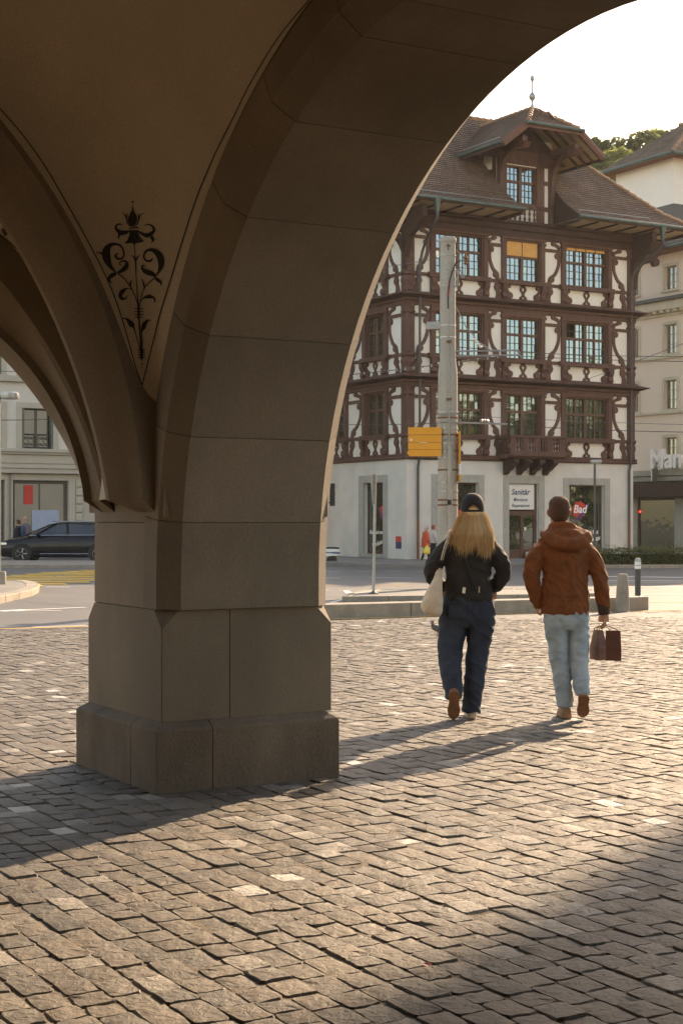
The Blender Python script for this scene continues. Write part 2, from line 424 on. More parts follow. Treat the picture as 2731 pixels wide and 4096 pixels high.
# ------------------------------------------------------------------ the setts of the plaza
def stone_mat(name, attr):
    m = bpy.data.materials.new(name); m.use_nodes = True
    nt = m.node_tree; N = nt.nodes; L = nt.links; b = N['Principled BSDF']
    if attr:
        at = N.new('ShaderNodeAttribute'); at.attribute_name = 'tone'; col = at.outputs['Color']
    else:
        oi = N.new('ShaderNodeObjectInfo'); col = oi.outputs['Color']
    ge = N.new('ShaderNodeNewGeometry'); pos = ge.outputs['Position']
    n1 = N.new('ShaderNodeTexNoise'); n1.inputs['Scale'].default_value = 34; n1.inputs['Detail'].default_value = 7; n1.inputs['Roughness'].default_value = .68; L.new(pos, n1.inputs['Vector'])
    mr = N.new('ShaderNodeMapRange'); mr.inputs['From Min'].default_value = .3; mr.inputs['From Max'].default_value = .7; mr.inputs['To Min'].default_value = .72; mr.inputs['To Max'].default_value = 1.3; L.new(n1.outputs['Fac'], mr.inputs['Value'])
    hv = N.new('ShaderNodeHueSaturation'); L.new(col, hv.inputs['Color']); L.new(mr.outputs[0], hv.inputs['Value'])
    # sandy dust that has settled on the stones
    n3 = N.new('ShaderNodeTexNoise'); n3.inputs['Scale'].default_value = 1.1; n3.inputs['Detail'].default_value = 5; L.new(pos, n3.inputs['Vector'])
    r3 = N.new('ShaderNodeMapRange'); r3.inputs['From Min'].default_value = .38; r3.inputs['From Max'].default_value = .7; r3.inputs['To Max'].default_value = .42; L.new(n3.outputs['Fac'], r3.inputs['Value'])
    mx = N.new('ShaderNodeMix'); mx.data_type = 'RGBA'; L.new(r3.outputs[0], mx.inputs['Factor']); L.new(hv.outputs[0], mx.inputs['A']); mx.inputs['B'].default_value = (.185, .152, .115, 1)
    L.new(mx.outputs['Result'], b.inputs['Base Color'])
    n2 = N.new('ShaderNodeTexNoise'); n2.inputs['Scale'].default_value = 26; n2.inputs['Detail'].default_value = 10; n2.inputs['Roughness'].default_value = .62; n2.inputs['Distortion'].default_value = .6; L.new(pos, n2.inputs['Vector'])
    bp = N.new('ShaderNodeBump'); bp.inputs['Distance'].default_value = .013; bp.inputs['Strength'].default_value = 1; L.new(n2.outputs['Fac'], bp.inputs['Height']); L.new(bp.outputs[0], b.inputs['Normal'])
    rr = N.new('ShaderNodeMapRange'); rr.inputs['To Min'].default_value = .5; rr.inputs['To Max'].default_value = .85; L.new(n1.outputs['Fac'], rr.inputs['Value']); L.new(rr.outputs[0], b.inputs['Roughness'])
    b.inputs['Specular IOR Level'].default_value = .38
    return m
M['sett'] = stone_mat('sett_stone', False); M['sett_many'] = stone_mat('sett_stone_many', True)

bed = MB()
bp_ = [edge_pt(-13), edge_pt(26), (30, 20), (30, -14), (-22, -14), (-22, 12)]
bed.add([(x, y, -.0115) for x, y in bp_], [list(range(len(bp_)))])
plaza = finish(bed.build('plaza', M['sand'], fix=False), kind='structure')

PN = Vector((-1.0695, 8.954, 0))                       # near corner of the pier's plinth
ROW = .126
def sett_tone(rnd):
    r = rnd.random()
    if r < .014: c = (.56, .53, .48)
    elif r < .07: c = (.28, .25, .215)
    else:
        k = rnd.uniform(.7, 1.3); h = rnd.uniform(-1, 1)
        c = (.146 * k * (1 + .05 * h), .122 * k, .098 * k * (1 - .06 * h))
    return c
def sett(rnd, a0, a1, b0, b1, nside):
    """one stone: rounded, chipped outline; a along u (row), b along w. returns verts (local to centre) and faces"""
    ca, cb = (a0 + a1) / 2, (b0 + b1) / 2; la, lb = (a1 - a0) / 2, (b1 - b0) / 2
    out = []
    cor = [(-la, -lb), (la, -lb), (la, lb), (-la, lb)]
    cor = [(x + rnd.uniform(-.007, .007), y + rnd.uniform(-.006, .006)) for x, y in cor]
    for i in range(4):
        p, q = cor[i], cor[(i + 1) % 4]
        for k in range(nside):
            t = (k + .18 + (.64 * 0)) / nside if nside == 1 else (k * .86 / (nside - 1) + .07)
            j = .0035
            out.append((p[0] + (q[0] - p[0]) * t + rnd.uniform(-j, j), p[1] + (q[1] - p[1]) * t + rnd.uniform(-j, j)))
    n = len(out)
    tx, ty = rnd.gauss(0, .013), rnd.gauss(0, .016); hz = rnd.gauss(0, .0025)
    vs = []
    for sc, z in ((.985, -.045), (1.0, -.011), (.955, -.0015)):
        for (x, y) in out:
            e = rnd.uniform(-.0025, .0025)
            vs.append((x * sc + e, y * sc + e, z + hz + tx * x + ty * y + rnd.uniform(-.002, .002)))
    for (x, y) in out: vs.append((x * .55, y * .55, hz + tx * x * .55 + ty * y * .55 + rnd.uniform(-.002, .0035)))
    fs = []
    for r_ in range(3):
        for i in range(n): fs.append((r_ * n + i, r_ * n + (i + 1) % n, (r_ + 1) * n + (i + 1) % n, (r_ + 1) * n + i))
    vs.append((0, 0, hz + rnd.uniform(-.001, .003))); c = len(vs) - 1
    for i in range(n): fs.append((3 * n + i, 3 * n + (i + 1) % n, c))
    return ca, cb, vs, fs

rnd = random.Random(11)
cells = []
nrm = Vector((-ED.y, ED.x))
for r_ in range(-150, 330):
    b0 = r_ * ROW + rnd.uniform(-.004, .004); b1 = b0 + ROW
    a = -26 + rnd.uniform(0, .2)
    while a < 9:
        ln = rnd.choice((.13, .15, .16, .17, .175, .19, .21, .24)) * rnd.uniform(.93, 1.06)
        p = PN + EU * (a + ln / 2) + EW * (b0 + ROW / 2)
        keep = 3.2 < p.y < 32 and -(.2203 * p.y + 1.0) < p.x < .2203 * p.y + 1.3 and (Vector((p.x, p.y)) - EA).dot(nrm) < -.02
        if keep and -1.30 < a + ln / 2 < -.02 and .03 < b0 + ROW / 2 < 1.19: keep = False
        if keep: cells.append((p.y, a + .0028, a + ln - .0028, b0 + .0032, b1 - .0032, p))
        a += ln
def psize(c):
    px = CXP + FPX * c[5].x / c[5].y; py = HORIZ + FPX * CAMH / c[5].y
    return (0 if (-60 < px < 2790 and py < 4180) else 1, c[0])
cells.sort(key=psize)
manyv, manyf, tones = [], [], []
wob = lambda p: .0025 * noise.noise(Vector((p.x * .45, p.y * .45, 3.1)))
AX = Matrix(((EU.x, EW.x, 0), (EU.y, EW.y, 0), (0, 0, 1)))
for i, (yy, a0, a1, b0, b1, p) in enumerate(cells):
    near = i < 300
    ca, cb, vs, fs = sett(rnd, a0, a1, b0, b1, 4 if near else 2)
    tone = sett_tone(rnd)
    base = PN + EU * ca + EW * cb; base.z = wob(base) - .004
    if near:
        me = bpy.data.meshes.new('cobble'); me.from_pydata([AX @ Vector(v) for v in vs], [], fs); me.materials.append(M['sett'])
        me.polygons.foreach_set('use_smooth', [True] * len(me.polygons)); me.set_sharp_from_angle(angle=R(38))
        o = link('cobble', me, plaza); o.location = base; o.color = (*tone, 1)
    else:
        k = len(manyv); ux, uy, wx, wy = EU.x, EU.y, EW.x, EW.y
        manyv += [(base.x + ux * v[0] + wx * v[1], base.y + uy * v[0] + wy * v[1], base.z + v[2]) for v in vs]
        manyf += [tuple(k + q for q in f) for f in fs]; tones.append((tone, len(vs)))
me = bpy.data.meshes.new('cobble_field'); me.from_pydata(manyv, [], manyf); me.materials.append(M['sett_many'])
at = me.attributes.new('tone', 'FLOAT_COLOR', 'POINT')
buf = []
for t, n in tones: buf += [t[0], t[1], t[2], 1.0] * n
at.data.foreach_set('color', buf)
me.polygons.foreach_set('use_smooth', [True] * len(me.polygons)); me.set_sharp_from_angle(angle=R(38))
finish(link('cobble_field', me, plaza), kind='stuff')

# low granite kerb wall at the plaza's edge, in long blocks
lw = empty('low_granite_wall', (*edge_pt(3.0, .35), 0), math.atan2(ED.y, ED.x), 'long low granite kerb wall along the far edge of the cobbles', 'wall')
L0 = 9.4
for k in range(6):
    a, b = L0 * k / 6 + .004, L0 * (k + 1) / 6 - .004
    MB().box(a - 0.9, b - 0.9, -.01, .42, -.03, .225).build('stone_block', M['granite'], lw, bevel=.015, seg=2)
# ================================================================== the arcade (local x = outwards w, local y = away along the wall, local z up)
ARC = empty('arcade_building', PN, TH, 'dark sandstone arcade with pier, wide arch and painted vault overhead', 'building')
ST = M['arcade_stone']
PITCH = 6.67
CU, CZ, RAD = 2.68, 1.22, 2.708                 # arch circle: centre along -y, height, radius
W0, W1, CH = .06, 1.20, .11

def octo(x0, x1, y0, y1, c, z):
    return [(x0 + c, y0, z), (x1 - c, y0, z), (x1, y0 + c, z), (x1, y1 - c, z), (x1 - c, y1, z), (x0 + c, y1, z), (x0, y1 - c, z), (x0, y0 + c, z)]

arcade_first = []
def keep(o): arcade_first.append(o); return o
# plinth of four blocks with a weathered top edge
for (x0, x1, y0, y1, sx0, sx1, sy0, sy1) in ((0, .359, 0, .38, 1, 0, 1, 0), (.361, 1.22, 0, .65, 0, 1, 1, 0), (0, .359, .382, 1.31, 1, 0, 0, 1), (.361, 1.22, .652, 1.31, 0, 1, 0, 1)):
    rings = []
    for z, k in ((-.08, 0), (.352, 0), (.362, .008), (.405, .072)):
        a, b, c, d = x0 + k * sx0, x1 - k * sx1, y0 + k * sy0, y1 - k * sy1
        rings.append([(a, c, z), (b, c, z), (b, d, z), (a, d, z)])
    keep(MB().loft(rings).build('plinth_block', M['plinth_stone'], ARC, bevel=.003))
# dado: two blocks ending in chamfer stops
def dado(x0, x1, cl, cr):
    rings = []
    for z, c in ((.40, .006), (.945, .006), (1.05, CH)):
        a, b = (c if cl else .003), (c if cr else .003)
        rings.append([(x0 + a, W0, z), (x1 - b, W0, z), (x1, W0 + b, z), (x1, 1.25 - b, z), (x1 - b, 1.25, z), (x0 + a, 1.25, z), (x0, 1.25 - a, z), (x0, W0 + a, z)])
    keep(MB().loft(rings).build('dado_block', ST, ARC))
dado(W0, .4985, True, False); dado(.5015, W1, False, True)
keep(MB().box(W0 + .12, W1 - .12, .3, 1.22, 1.0, 2.4).build('pier_core', ST, ARC))
keep(MB().loft([[(W0 + .012, .28, z), (W0 + .012, 1.25 - CH - .01, z), (W0 + CH + .01, 1.238, z), (W1 - CH, 1.238, z), (W1 - .02, 1.25 - CH, z), (W1 - .02, .28, z)] for z in (1.0, 2.4)]).build('mortar_core', M['sand'], ARC))
# shaft core (the pier behind the arch stones)
for z0, z1, nm in ((1.055, 1.562, 'shaft_block'), (1.568, 1.86, 'shaft_block'), (1.864, 2.45, 'shaft_block')):
    rings = [octo(W0 + .002, W1 - .002, .10, 1.25, CH, z0), octo(W0 + .002, W1 - .002, .10, 1.25, CH, z1)]
    r0 = [[(W0 + .002, .30, z), (W0 + .002, 1.25 - CH, z), (W0 + CH, 1.25, z), (W1 - CH, 1.25, z), (W1 - .002, 1.25 - CH, z), (W1 - .002, .30, z)] for z in (z0, z1)]
    keep(MB().loft(r0).build(nm, ST, ARC))
# arch stones: section across the arch, swept between the joints
def arc_pt(a, r, flip=False):                    # angle a from the springing; returns (y, z)
    u = CU - r * math.cos(a)
    return (-u, CZ + r * math.sin(a))
TRD = .30
def section(pos):                                # (w, radial offset) of the block's outline
    return [(W0 + CH, 0), (W1 - CH, 0), (W1, CH), (W1, TRD), (W0, TRD), (W0, CH)]
def arch_ring(path):
    """path item: ('z',z) on the vertical stilt, ('a',angle) on the circle"""
    rg = []
    for kind, v in path:
        r = []
        for w, o in section(0):
            if kind == 'z': r.append((w, -(CU - RAD) + o, v))
            elif kind == 'zr': r.append((w, -(2 * CU - (CU - RAD)) - o, v))
            else:
                y, z = arc_pt(v, RAD + o); r.append((w, y, z))
        rg.append(r)
    return rg
J = [math.asin((z - CZ) / RAD) for z in (1.565, 2.06, 2.62, 3.204, 3.596, 3.85)] + [math.pi / 2 - .10]
J = J + [math.pi - j for j in J[::-1]]
gap = .0022
def vous(path, name='voussoir', par=None):
    rg = arch_ring(path); return keep(MB().loft(rg).build(name, ST, ARC, smooth=True, angle=20))
vous([('z', 1.053), ('z', CZ), ('a', J[0] / 2), ('a', J[0] - gap / RAD)])
for a, b in zip(J[:-1], J[1:]):
    k = max(3, int((b - a) / .05)); vous([('a', a + gap / RAD + (b - a - 2 * gap / RAD) * i / k) for i in range(k + 1)])
vous([('a', J[-1] + gap / RAD), ('a', math.pi - J[0] / 2), ('a', math.pi), ('zr', 1.053)])
# mortar core slightly behind the faces so the joints read as joints
core = MB()
cs = [(W0 + .012, TRD - .005), (W0 + .012, CH + .004), (W0 + CH + .003, .008), (W1 - CH - .003, .008), (W1 - .012, CH + .004), (W1 - .012, TRD - .005)]
core.loft([[(w, *arc_pt(math.pi * i / 60, RAD + o)) for w, o in cs] for i in range(61)])
keep(core.build('mortar_core', M['sand'], ARC))
# spandrel wall over the arch
sp = MB(); N_ = 48
for i in range(N_):
    a, b = math.pi * i / N_, math.pi * (i + 1) / N_
    p, q = arc_pt(a, RAD + TRD - .02), arc_pt(b, RAD + TRD - .02)
    for w in (.085, W1 - .02):
        sp.add([(w, p[0], p[1]), (w, q[0], q[1]), (w, q[0], 5.3), (w, p[0], 5.3)], [[0, 1, 2, 3]])
sp.box(.085, W1 - .02, .25, 1.28, 2.4, 5.3); sp.box(.08, W1 - .03, .06, .42, 1.6, 2.45)
keep(sp.build('spandrel_wall', ST, ARC, fix=False))

# ---- vault web between wall arch (A) and cross arch (B): a sail over the bay
VA_R = 3.03                                       # where the plaster meets the arch ring
B_C, B_Z, B_R = -3.287, 1.560, 3.354              # rail R0 in the plane y=.17 : (w, z)
DEP = -6.574
def railA(t):                                     # t 0..1 springing -> crown
    z0 = 2.27; a0 = math.asin((z0 - CZ) / VA_R); a = a0 + (math.pi / 2 - a0) * t
    y, z = arc_pt(a, VA_R); return Vector((.07, y, z))
def railB(t):
    z0 = 2.27; a0 = math.asin((z0 - B_Z) / B_R); a = a0 + (math.pi / 2 - a0) * t
    return Vector((B_C + (B_R - .065) * math.cos(a), .172, B_Z + (B_R - .065) * math.sin(a)))
CORNER = Vector((.06, .17, 2.25))
def web_pt(t, v):
    a, b = railA(t), railB(t); l = a.lerp(b, v)
    c = Vector((a.x, b.y, (a.z + b.z) / 2 + .10 * t)); mid = (a + b) / 2
    return l + (c - mid) * (4 * v * (1 - v)) * .30
NT, NV = 44, 26
web = MB()
rows = [[web_pt((i / NT), j / NV) for j in range(NV + 1)] for i in range(NT + 1)]
web.loft(rows, closed=False, cap=False)
cen = Vector((DEP / 2, -CU, 5.15))
web.add([rows[-1][j] for j in range(NV + 1)] + [cen], [[j, j + 1, NV + 1] for j in range(NV)])
def rail_low(t):
    z = 1.60 + (2.29 - 1.60) * t; a = math.asin((z - CZ) / VA_R); y, _ = arc_pt(a, VA_R); b = math.asin((z - B_Z) / B_R)
    return [Vector((.066, y + .02, z)), Vector((.071, .26, z)), Vector((.066, .20, z)), Vector((B_C + (B_R + .02) * math.cos(b), .165, z))]
keep(MB().loft([rail_low(i / 10) for i in range(11)], closed=False, cap=False).build('springer_stone', ST, ARC, fix=False))
full = MB()
for sx in (0, 1):
    for sy in (0, 1):
        vs = [((DEP + .07 * 0 - v[0]) if sx else v[0], (-2 * CU - v[1]) if sy else v[1], v[2]) for v in web.v]
        full.add(vs, web.f)
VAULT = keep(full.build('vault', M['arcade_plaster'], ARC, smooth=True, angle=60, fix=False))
webtree = BVHTree.FromPolygons([Vector(v) for v in web.v], web.f)

# ---- cross arch at the pier: near rib with its chamfer, then the lower end arch
def circ(c, z, r): return lambda t, dr=0.0, z0=1.70, top=math.pi * .5: (lambda a: (c + (r + dr) * math.cos(a), z + (r + dr) * math.sin(a)))(math.asin(min(1, (z0 - z) / (r + dr))) + (top - math.asin(min(1, (z0 - z) / (r + dr)))) * t)
def fit(P):
    import numpy as np
    A = np.array([[2 * w, 2 * z, 1] for w, z in P]); b = np.array([w * w + z * z for w, z in P])
    s = np.linalg.lstsq(A, b, rcond=None)[0]; return circ(s[0], s[1], math.sqrt(s[2] + s[0] ** 2 + s[1] ** 2))
R0 = circ(B_C, B_Z, B_R); R1 = circ(-3.897, 1.111, 3.853); R2 = circ(-3.897, 1.111, 3.80)
R3 = fit([(-.48, 2.77), (-.26, 2.4), (-.11, 2.1), (-.02, 1.79)]); R4 = fit([(-.54, 2.68), (-.345, 2.45), (-.22, 2.29), (-.055, 1.80)])
O0 = fit([(-.671, 3.291), (-.516, 3.155), (-.355, 3.011), (-.259, 2.854), (-.10, 2.45), (.0, 2.0)])
R5 = circ(-2.105, .94, 2.295)
TS = [i / 40 for i in range(41)]
def band(name, rails, material, smooth=True):
    """rails: list of (function, y, dr)"""
    m = MB()
    for sx in (0, 1):
        rg = [[((DEP - f(t, dr)[0]) if sx else f(t, dr)[0], y, f(t, dr)[1]) for f, y, dr in rails] for t in TS]
        rg.insert(0, [((DEP - .068) if sx else .068, y, 1.625) for j, (f, y, dr) in enumerate(rails)])
        m.loft(rg, closed=False, cap=False)
    return keep(m.build(name, material, ARC, smooth=smooth, angle=25, fix=False))
band('cross_rib', [(R0, .158, .14), (R0, .165, -.078), (R1, .26, .035), (R1, .29, .0), (R2, .37, 0), (R2, .42, 0), (R2, .43, .06)], ST)
band('end_arch', [(O0, .80, .0), (R3, .80, .02), (R3, .83, .0), (R4, 1.0, .03), (R4, 1.005, -.02), (R5, 1.22, .0), (R5, 1.25, .02), (lambda t, dr=0: (min(.06, R5(t)[0]), 5.0), 1.25, 0)], ST)
pw = MB()
pw.loft([[(R2(t, .0)[0] + .004, .425, R2(t, .0)[1] + .004), (O0(t)[0] - .004, .802, O0(t)[1] + .004)] for t in TS], closed=False, cap=False)
PWEB = keep(pw.build('inner_web', M['arcade_plaster'], ARC, smooth=True, fix=False)); pwtree = BVHTree.FromPolygons([Vector(v) for v in pw.v], pw.f)
# wall above the end arch and the closing walls of the building
cl = MB()
for i in range(24):
    w0, w1 = .2 - 6.9 * i / 24, .2 - 6.9 * (i + 1) / 24
    cl.add([(w0, 1.10, 4.6), (w1, 1.10, 4.6), (w1, 1.10, 5.4), (w0, 1.10, 5.4)], [[0, 1, 2, 3]])
cl.box(-6.9, -6.58, -20, 1.28, -.05, 5.4)
cl.box(-6.9, -4.5, .8, 1.2, -.05, 3.0)
cl.box(-6.9, W1, -20.4, -20.1, -.05, 5.4)
cl.build('back_wall', ST, ARC, fix=False)
ub = MB().box(-12, W1 + .02, -20.5, 1.28, 5.3, 13.5); ub.box(-12.3, W1 + .5, -20.9, 1.7, 13.5, 13.9)
ub.build('upper_storey', ST, ARC)
# the bays towards and behind the camera repeat the first
for k in (1, 2):
    for o in arcade_first:
        if o.name.startswith(('end_arch', 'inner_web')): continue
        c = o.copy(); COL.objects.link(c); c.parent = ARC; c.location = (0, -PITCH * k, 0)

# ---- painted flower on the vault
INV = Matrix.Rotation(-TH, 4, 'Z') @ Matrix.Translation(-PN)
def on_web(px, py, tree=None, off=.003):
    o = INV @ Vector((0, 0, CAMH)); d = (INV.to_3x3() @ Vector(((px - CXP) / FPX, 1, (HORIZ - py) / FPX))).normalized()
    h = (tree or webtree).ray_cast(o, d)
    if h[0] is None: return None
    n = h[1] if h[1].dot(d) < 0 else -h[1]
    return h[0] + n * off
def stroke(mb, pts, conv, tree=None, sm=4):
    pts = cat_rom(pts, sm); L_, R_ = [], []
    for i, (x, y, w) in enumerate(pts):
        a, b = pts[max(i - 1, 0)], pts[min(i + 1, len(pts) - 1)]
        dx, dy = b[0] - a[0], b[1] - a[1]; l = math.hypot(dx, dy) or 1; w = max(w, 2.0)
        p, q = on_web(*conv(x - dy / l * w / 2, y + dx / l * w / 2), tree), on_web(*conv(x + dy / l * w / 2, y - dx / l * w / 2), tree)
        if p is None or q is None: continue
        L_.append(p); R_.append(q)
    if len(L_) > 1: mb.loft([[a, b] for a, b in zip(L_, R_)], closed=False, cap=False)
def blob(mb, poly, conv, tree=None):
    pts = [on_web(*conv(*p), tree) for p in poly]
    if any(p is None for p in pts): return
    c = on_web(*conv(sum(p[0] for p in poly) / len(poly), sum(p[1] for p in poly) / len(poly)), tree)
    n = len(pts); mb.add(pts + [c], [[i, (i + 1) % n, n] for i in range(n)])
OC = lambda x, y: (300 + x / 2.6133, 750 + y / 2.6133)
orn = MB()
for s_ in ([(622, 590, 10), (630, 700, 8), (636, 780, 14), (640, 900, 8), (650, 1050, 9), (662, 1200, 12), (668, 1290, 16), (672, 1400, 16), (684, 1550, 16), (694, 1700, 18), (700, 1810, 14)],
           [(585, 712, 3), (615, 722, 12), (634, 770, 10)], [(688, 708, 3), (660, 725, 12), (636, 770, 10)],
           [(668, 1290, 10), (650, 1190, 10), (615, 1100, 10), (570, 1020, 10), (510, 945, 12), (455, 900, 16)], [(668, 1290, 10), (685, 1190, 10), (715, 1080, 10), (760, 1010, 10), (835, 945, 10)],
           [(600, 1070, 6), (550, 1055, 12), (500, 1085, 45), (475, 1130, 40), (500, 1165, 28), (540, 1150, 12), (548, 1125, 5)], [(690, 1190, 6), (720, 1155, 16), (775, 1140, 38), (825, 1150, 24), (840, 1180, 16), (825, 1210, 5)],
           [(600, 962, 4), (580, 1010, 20), (590, 1065, 10)], [(697, 955, 4), (722, 1010, 16), (728, 1070, 8)],
           [(430, 885, 12), (370, 820, 45), (335, 740, 85), (330, 660, 80), (370, 605, 45), (430, 590, 24), (490, 620, 18), (515, 690, 18), (500, 735, 18), (455, 745, 22), (425, 715, 24), (440, 695, 14), (465, 690, 5)],
           [(215, 690, 4), (250, 678, 12), (300, 700, 24)], [(445, 890, 20), (490, 870, 40), (535, 830, 50), (545, 790, 30), (515, 765, 18), (480, 775, 14), (470, 800, 12), (490, 815, 8)],
           [(440, 895, 20), (395, 915, 45), (360, 945, 34), (365, 980, 20), (400, 992, 5)],
           [(835, 940, 10), (880, 880, 24), (905, 800, 60), (890, 720, 70), (840, 665, 50), (780, 650, 30), (735, 680, 22), (725, 730, 20), (750, 765, 20), (795, 765, 24), (815, 740, 14)],
           [(850, 925, 20), (800, 900, 50), (745, 880, 50), (710, 850, 30), (705, 825, 20), (725, 812, 10), (745, 820, 4)], [(840, 945, 16), (875, 970, 34), (905, 995, 20), (900, 1025, 4)],
           [(565, 425, 12), (670, 418, 12)], [(490, 268, 3), (525, 285, 12), (545, 330, 14), (550, 370, 12), (580, 400, 10), (605, 405, 8)], [(540, 258, 3), (550, 290, 10), (545, 330, 10)],
           [(730, 265, 3), (690, 285, 12), (670, 330, 14), (660, 370, 12), (635, 398, 10), (605, 405, 8)], [(665, 262, 3), (668, 300, 10), (670, 330, 10)],
           [(575, 455, 14), (530, 470, 40), (480, 470, 50), (440, 440, 30), (430, 405, 22), (460, 382, 16), (490, 385, 10), (500, 402, 4)], [(470, 490, 30), (460, 520, 16), (465, 540, 4)],
           [(655, 450, 10), (710, 485, 30), (760, 500, 46), (815, 470, 36), (830, 430, 26), (800, 395, 18), (760, 385, 12), (722, 402, 4)], [(800, 510, 36), (820, 550, 24), (800, 578, 4)],
           [(668, 1255, 24), (668, 1370, 26)], [(698, 1690, 34), (698, 1790, 30)],
           [(490, 1362, 5), (540, 1375, 20), (575, 1410, 50), (600, 1440, 56), (615, 1460, 20), (640, 1540, 10), (670, 1650, 10), (680, 1700, 10)],
           [(800, 1392, 4), (770, 1385, 14), (735, 1420, 44), (715, 1470, 44), (700, 1510, 12), (704, 1600, 10), (704, 1700, 10)]):
    stroke(orn, s_, OC)
for y in (1268, 1298, 1328, 1355): stroke(orn, [(625, y, 9), (715, y - 2, 9)], OC)
for y in (1693, 1720, 1750, 1775): stroke(orn, [(658, y, 9), (735, y + 2, 9)], OC)
blob(orn, [(575, 445), (655, 445), (675, 510), (725, 560), (690, 575), (640, 580), (622, 600), (600, 580), (560, 585), (515, 583), (550, 555), (570, 500)], OC)
blob(orn, [(607, 170), (618, 240), (650, 300), (655, 345), (635, 385), (605, 400), (570, 385), (555, 345), (565, 300), (595, 240)], OC)
for cx_, cy_, r_ in ((607, 150, 12), (702, 1845, 10), (704, 1878, 7)):
    blob(orn, [(cx_ + r_ * math.cos(k * .785), cy_ + r_ * math.sin(k * .785)) for k in range(8)], OC)
o = orn.build('painted_flower', M['paint_black'], VAULT, fix=False); o['label'] = 'black painted scrolling flower on the vault plaster'
ln = MB(); C4 = lambda x, y: (x / 1.12, y / 1.12)
stroke(ln, [(-20, 462, 5), (100, 600, 5), (200, 740, 5), (300, 910, 5), (400, 1090, 5), (490, 1270, 5), (545, 1420, 5), (585, 1560, 5), (610, 1650, 5), (637, 1725, 5)], C4, None, 8)
stroke(ln, [(1385, 0, 5), (1250, 165, 5), (1130, 360, 5), (1040, 540, 5), (960, 700, 5), (885, 880, 5), (825, 1060, 5), (770, 1240, 5), (720, 1400, 5), (680, 1560, 5), (637, 1725, 5)], C4, None, 8)
ln.build('painted_border_line', M['paint_black'], VAULT, fix=False)
sc = MB(); C6 = lambda x, y: (x / 1.68, 700 + y / 1.68)
for s_ in ([(-10, 250, 14), (30, 270, 26), (60, 310, 22), (85, 340, 6)], [(20, 350, 8), (60, 345, 16), (105, 385, 16), (115, 415, 12), (90, 420, 8)], [(20, 360, 20), (60, 420, 26), (120, 470, 20), (180, 520, 24), (200, 545, 8)],
           [(110, 460, 16), (140, 440, 20), (165, 470, 18), (185, 510, 8)], [(0, 395, 6), (100, 480, 6), (200, 570, 6), (300, 690, 6)]):
    stroke(sc, s_, C6, pwtree)
if sc.v: sc.build('painted_scroll', M['paint_black'], PWEB, fix=False)
# ================================================================== the half-timbered house (local x along the front, local y inwards, -y towards the street)
HS = empty('timbered_house', HC, TH, 'half-timbered corner house with white plaster, brown carved timber and tiled roof', 'house')
TB, TD, PL = M['timber'], M['timber_dark'], M['plaster']
HW, HD = 12.8, 7.6
Z0 = -.33
FL = [  # storey: floor beam top, sill, glass bottom, glass top, wall top
    dict(b=4.45, s=5.31, g0=5.40, g1=7.23, t=7.46), dict(b=8.02, s=8.84, g0=8.95, g1=10.73, t=11.05), dict(b=11.58, s=12.40, g0=12.52, g1=14.26, t=14.45)]
COLS = [(1.21, 4.30, 4), (5.05, 7.50, 2), (8.45, 11.45, 4)]      # window bays (post to post, lights)
PANELS = [(.33, 1.21, -1), (4.30, 5.05, 1), (7.50, 8.45, -1), (11.45, 12.42, 1)]

def side(o, left):
    """left: put a part built for the front on the left-hand side wall instead"""
    if left: o.rotation_euler = (0, 0, R(-90)); 
    return o
class Front:            # front facade: x = s
    left = False
    def b(s, mb, *a, **k): return mb.build(*a, **k)
class Left:             # side facade: a part's x runs from the corner backwards
    left = True
    def b(s, mb, *a, **k):
        mb.v = [(v[1], v[0], v[2]) for v in mb.v]; mb.f = [f[::-1] for f in mb.f]
        return mb.build(*a, **k)
FR, LF = Front(), Left()

# ---- walls
gw = MB()
GH = [(1.66, 3.81, .12, 3.25), (5.5, 7.18, -.20, 3.24), (8.94, 11.04, .12, 3.21)]
wall(gw, .0, HW, Z0 - .3, 4.28, GH, 0, .32)
gw.box(HW - .001, HW, 0.0, HD, Z0 - .3, 4.28); gw.box(0, HW, HD - .01, HD, Z0 - .3, 4.28)
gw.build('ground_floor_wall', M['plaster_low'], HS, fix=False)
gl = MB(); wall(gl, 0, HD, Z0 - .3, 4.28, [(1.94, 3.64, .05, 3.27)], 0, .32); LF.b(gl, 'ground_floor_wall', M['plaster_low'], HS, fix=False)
MB().box(.4, HW - .3, .45, HD - .3, Z0, 4.2).build('room_dark', M['interior'], HS)
up = MB()
UH = [(c[0] + .28, c[1] - .28, f['g0'] - .05, f['g1'] + .05) for f in FL for c in COLS]
wall(up, 0, HW, 4.28, 15.2, UH, .0, 0)
up.box(HW - .002, HW, 0, HD, 4.28, 15.2); up.box(0, HW, HD - .002, HD, 4.28, 15.2)
up.build('plaster_wall', PL, HS, fix=False)
ul = MB(); LCOL = [(1.48, 3.68, 2), (5.0, 7.2, 2)]
wall(ul, 0, HD, 4.28, 15.2, [(c[0] + .28, c[1] - .28, f['g0'] - .05, f['g1'] + .05) for f in FL for c in LCOL], .0, 0)
LF.b(ul, 'plaster_wall', PL, HS, fix=False)
MB().box(.35, HW - .3, .40, HD - .3, 4.4, 15.1).build('room_dark', M['interior'], HS)

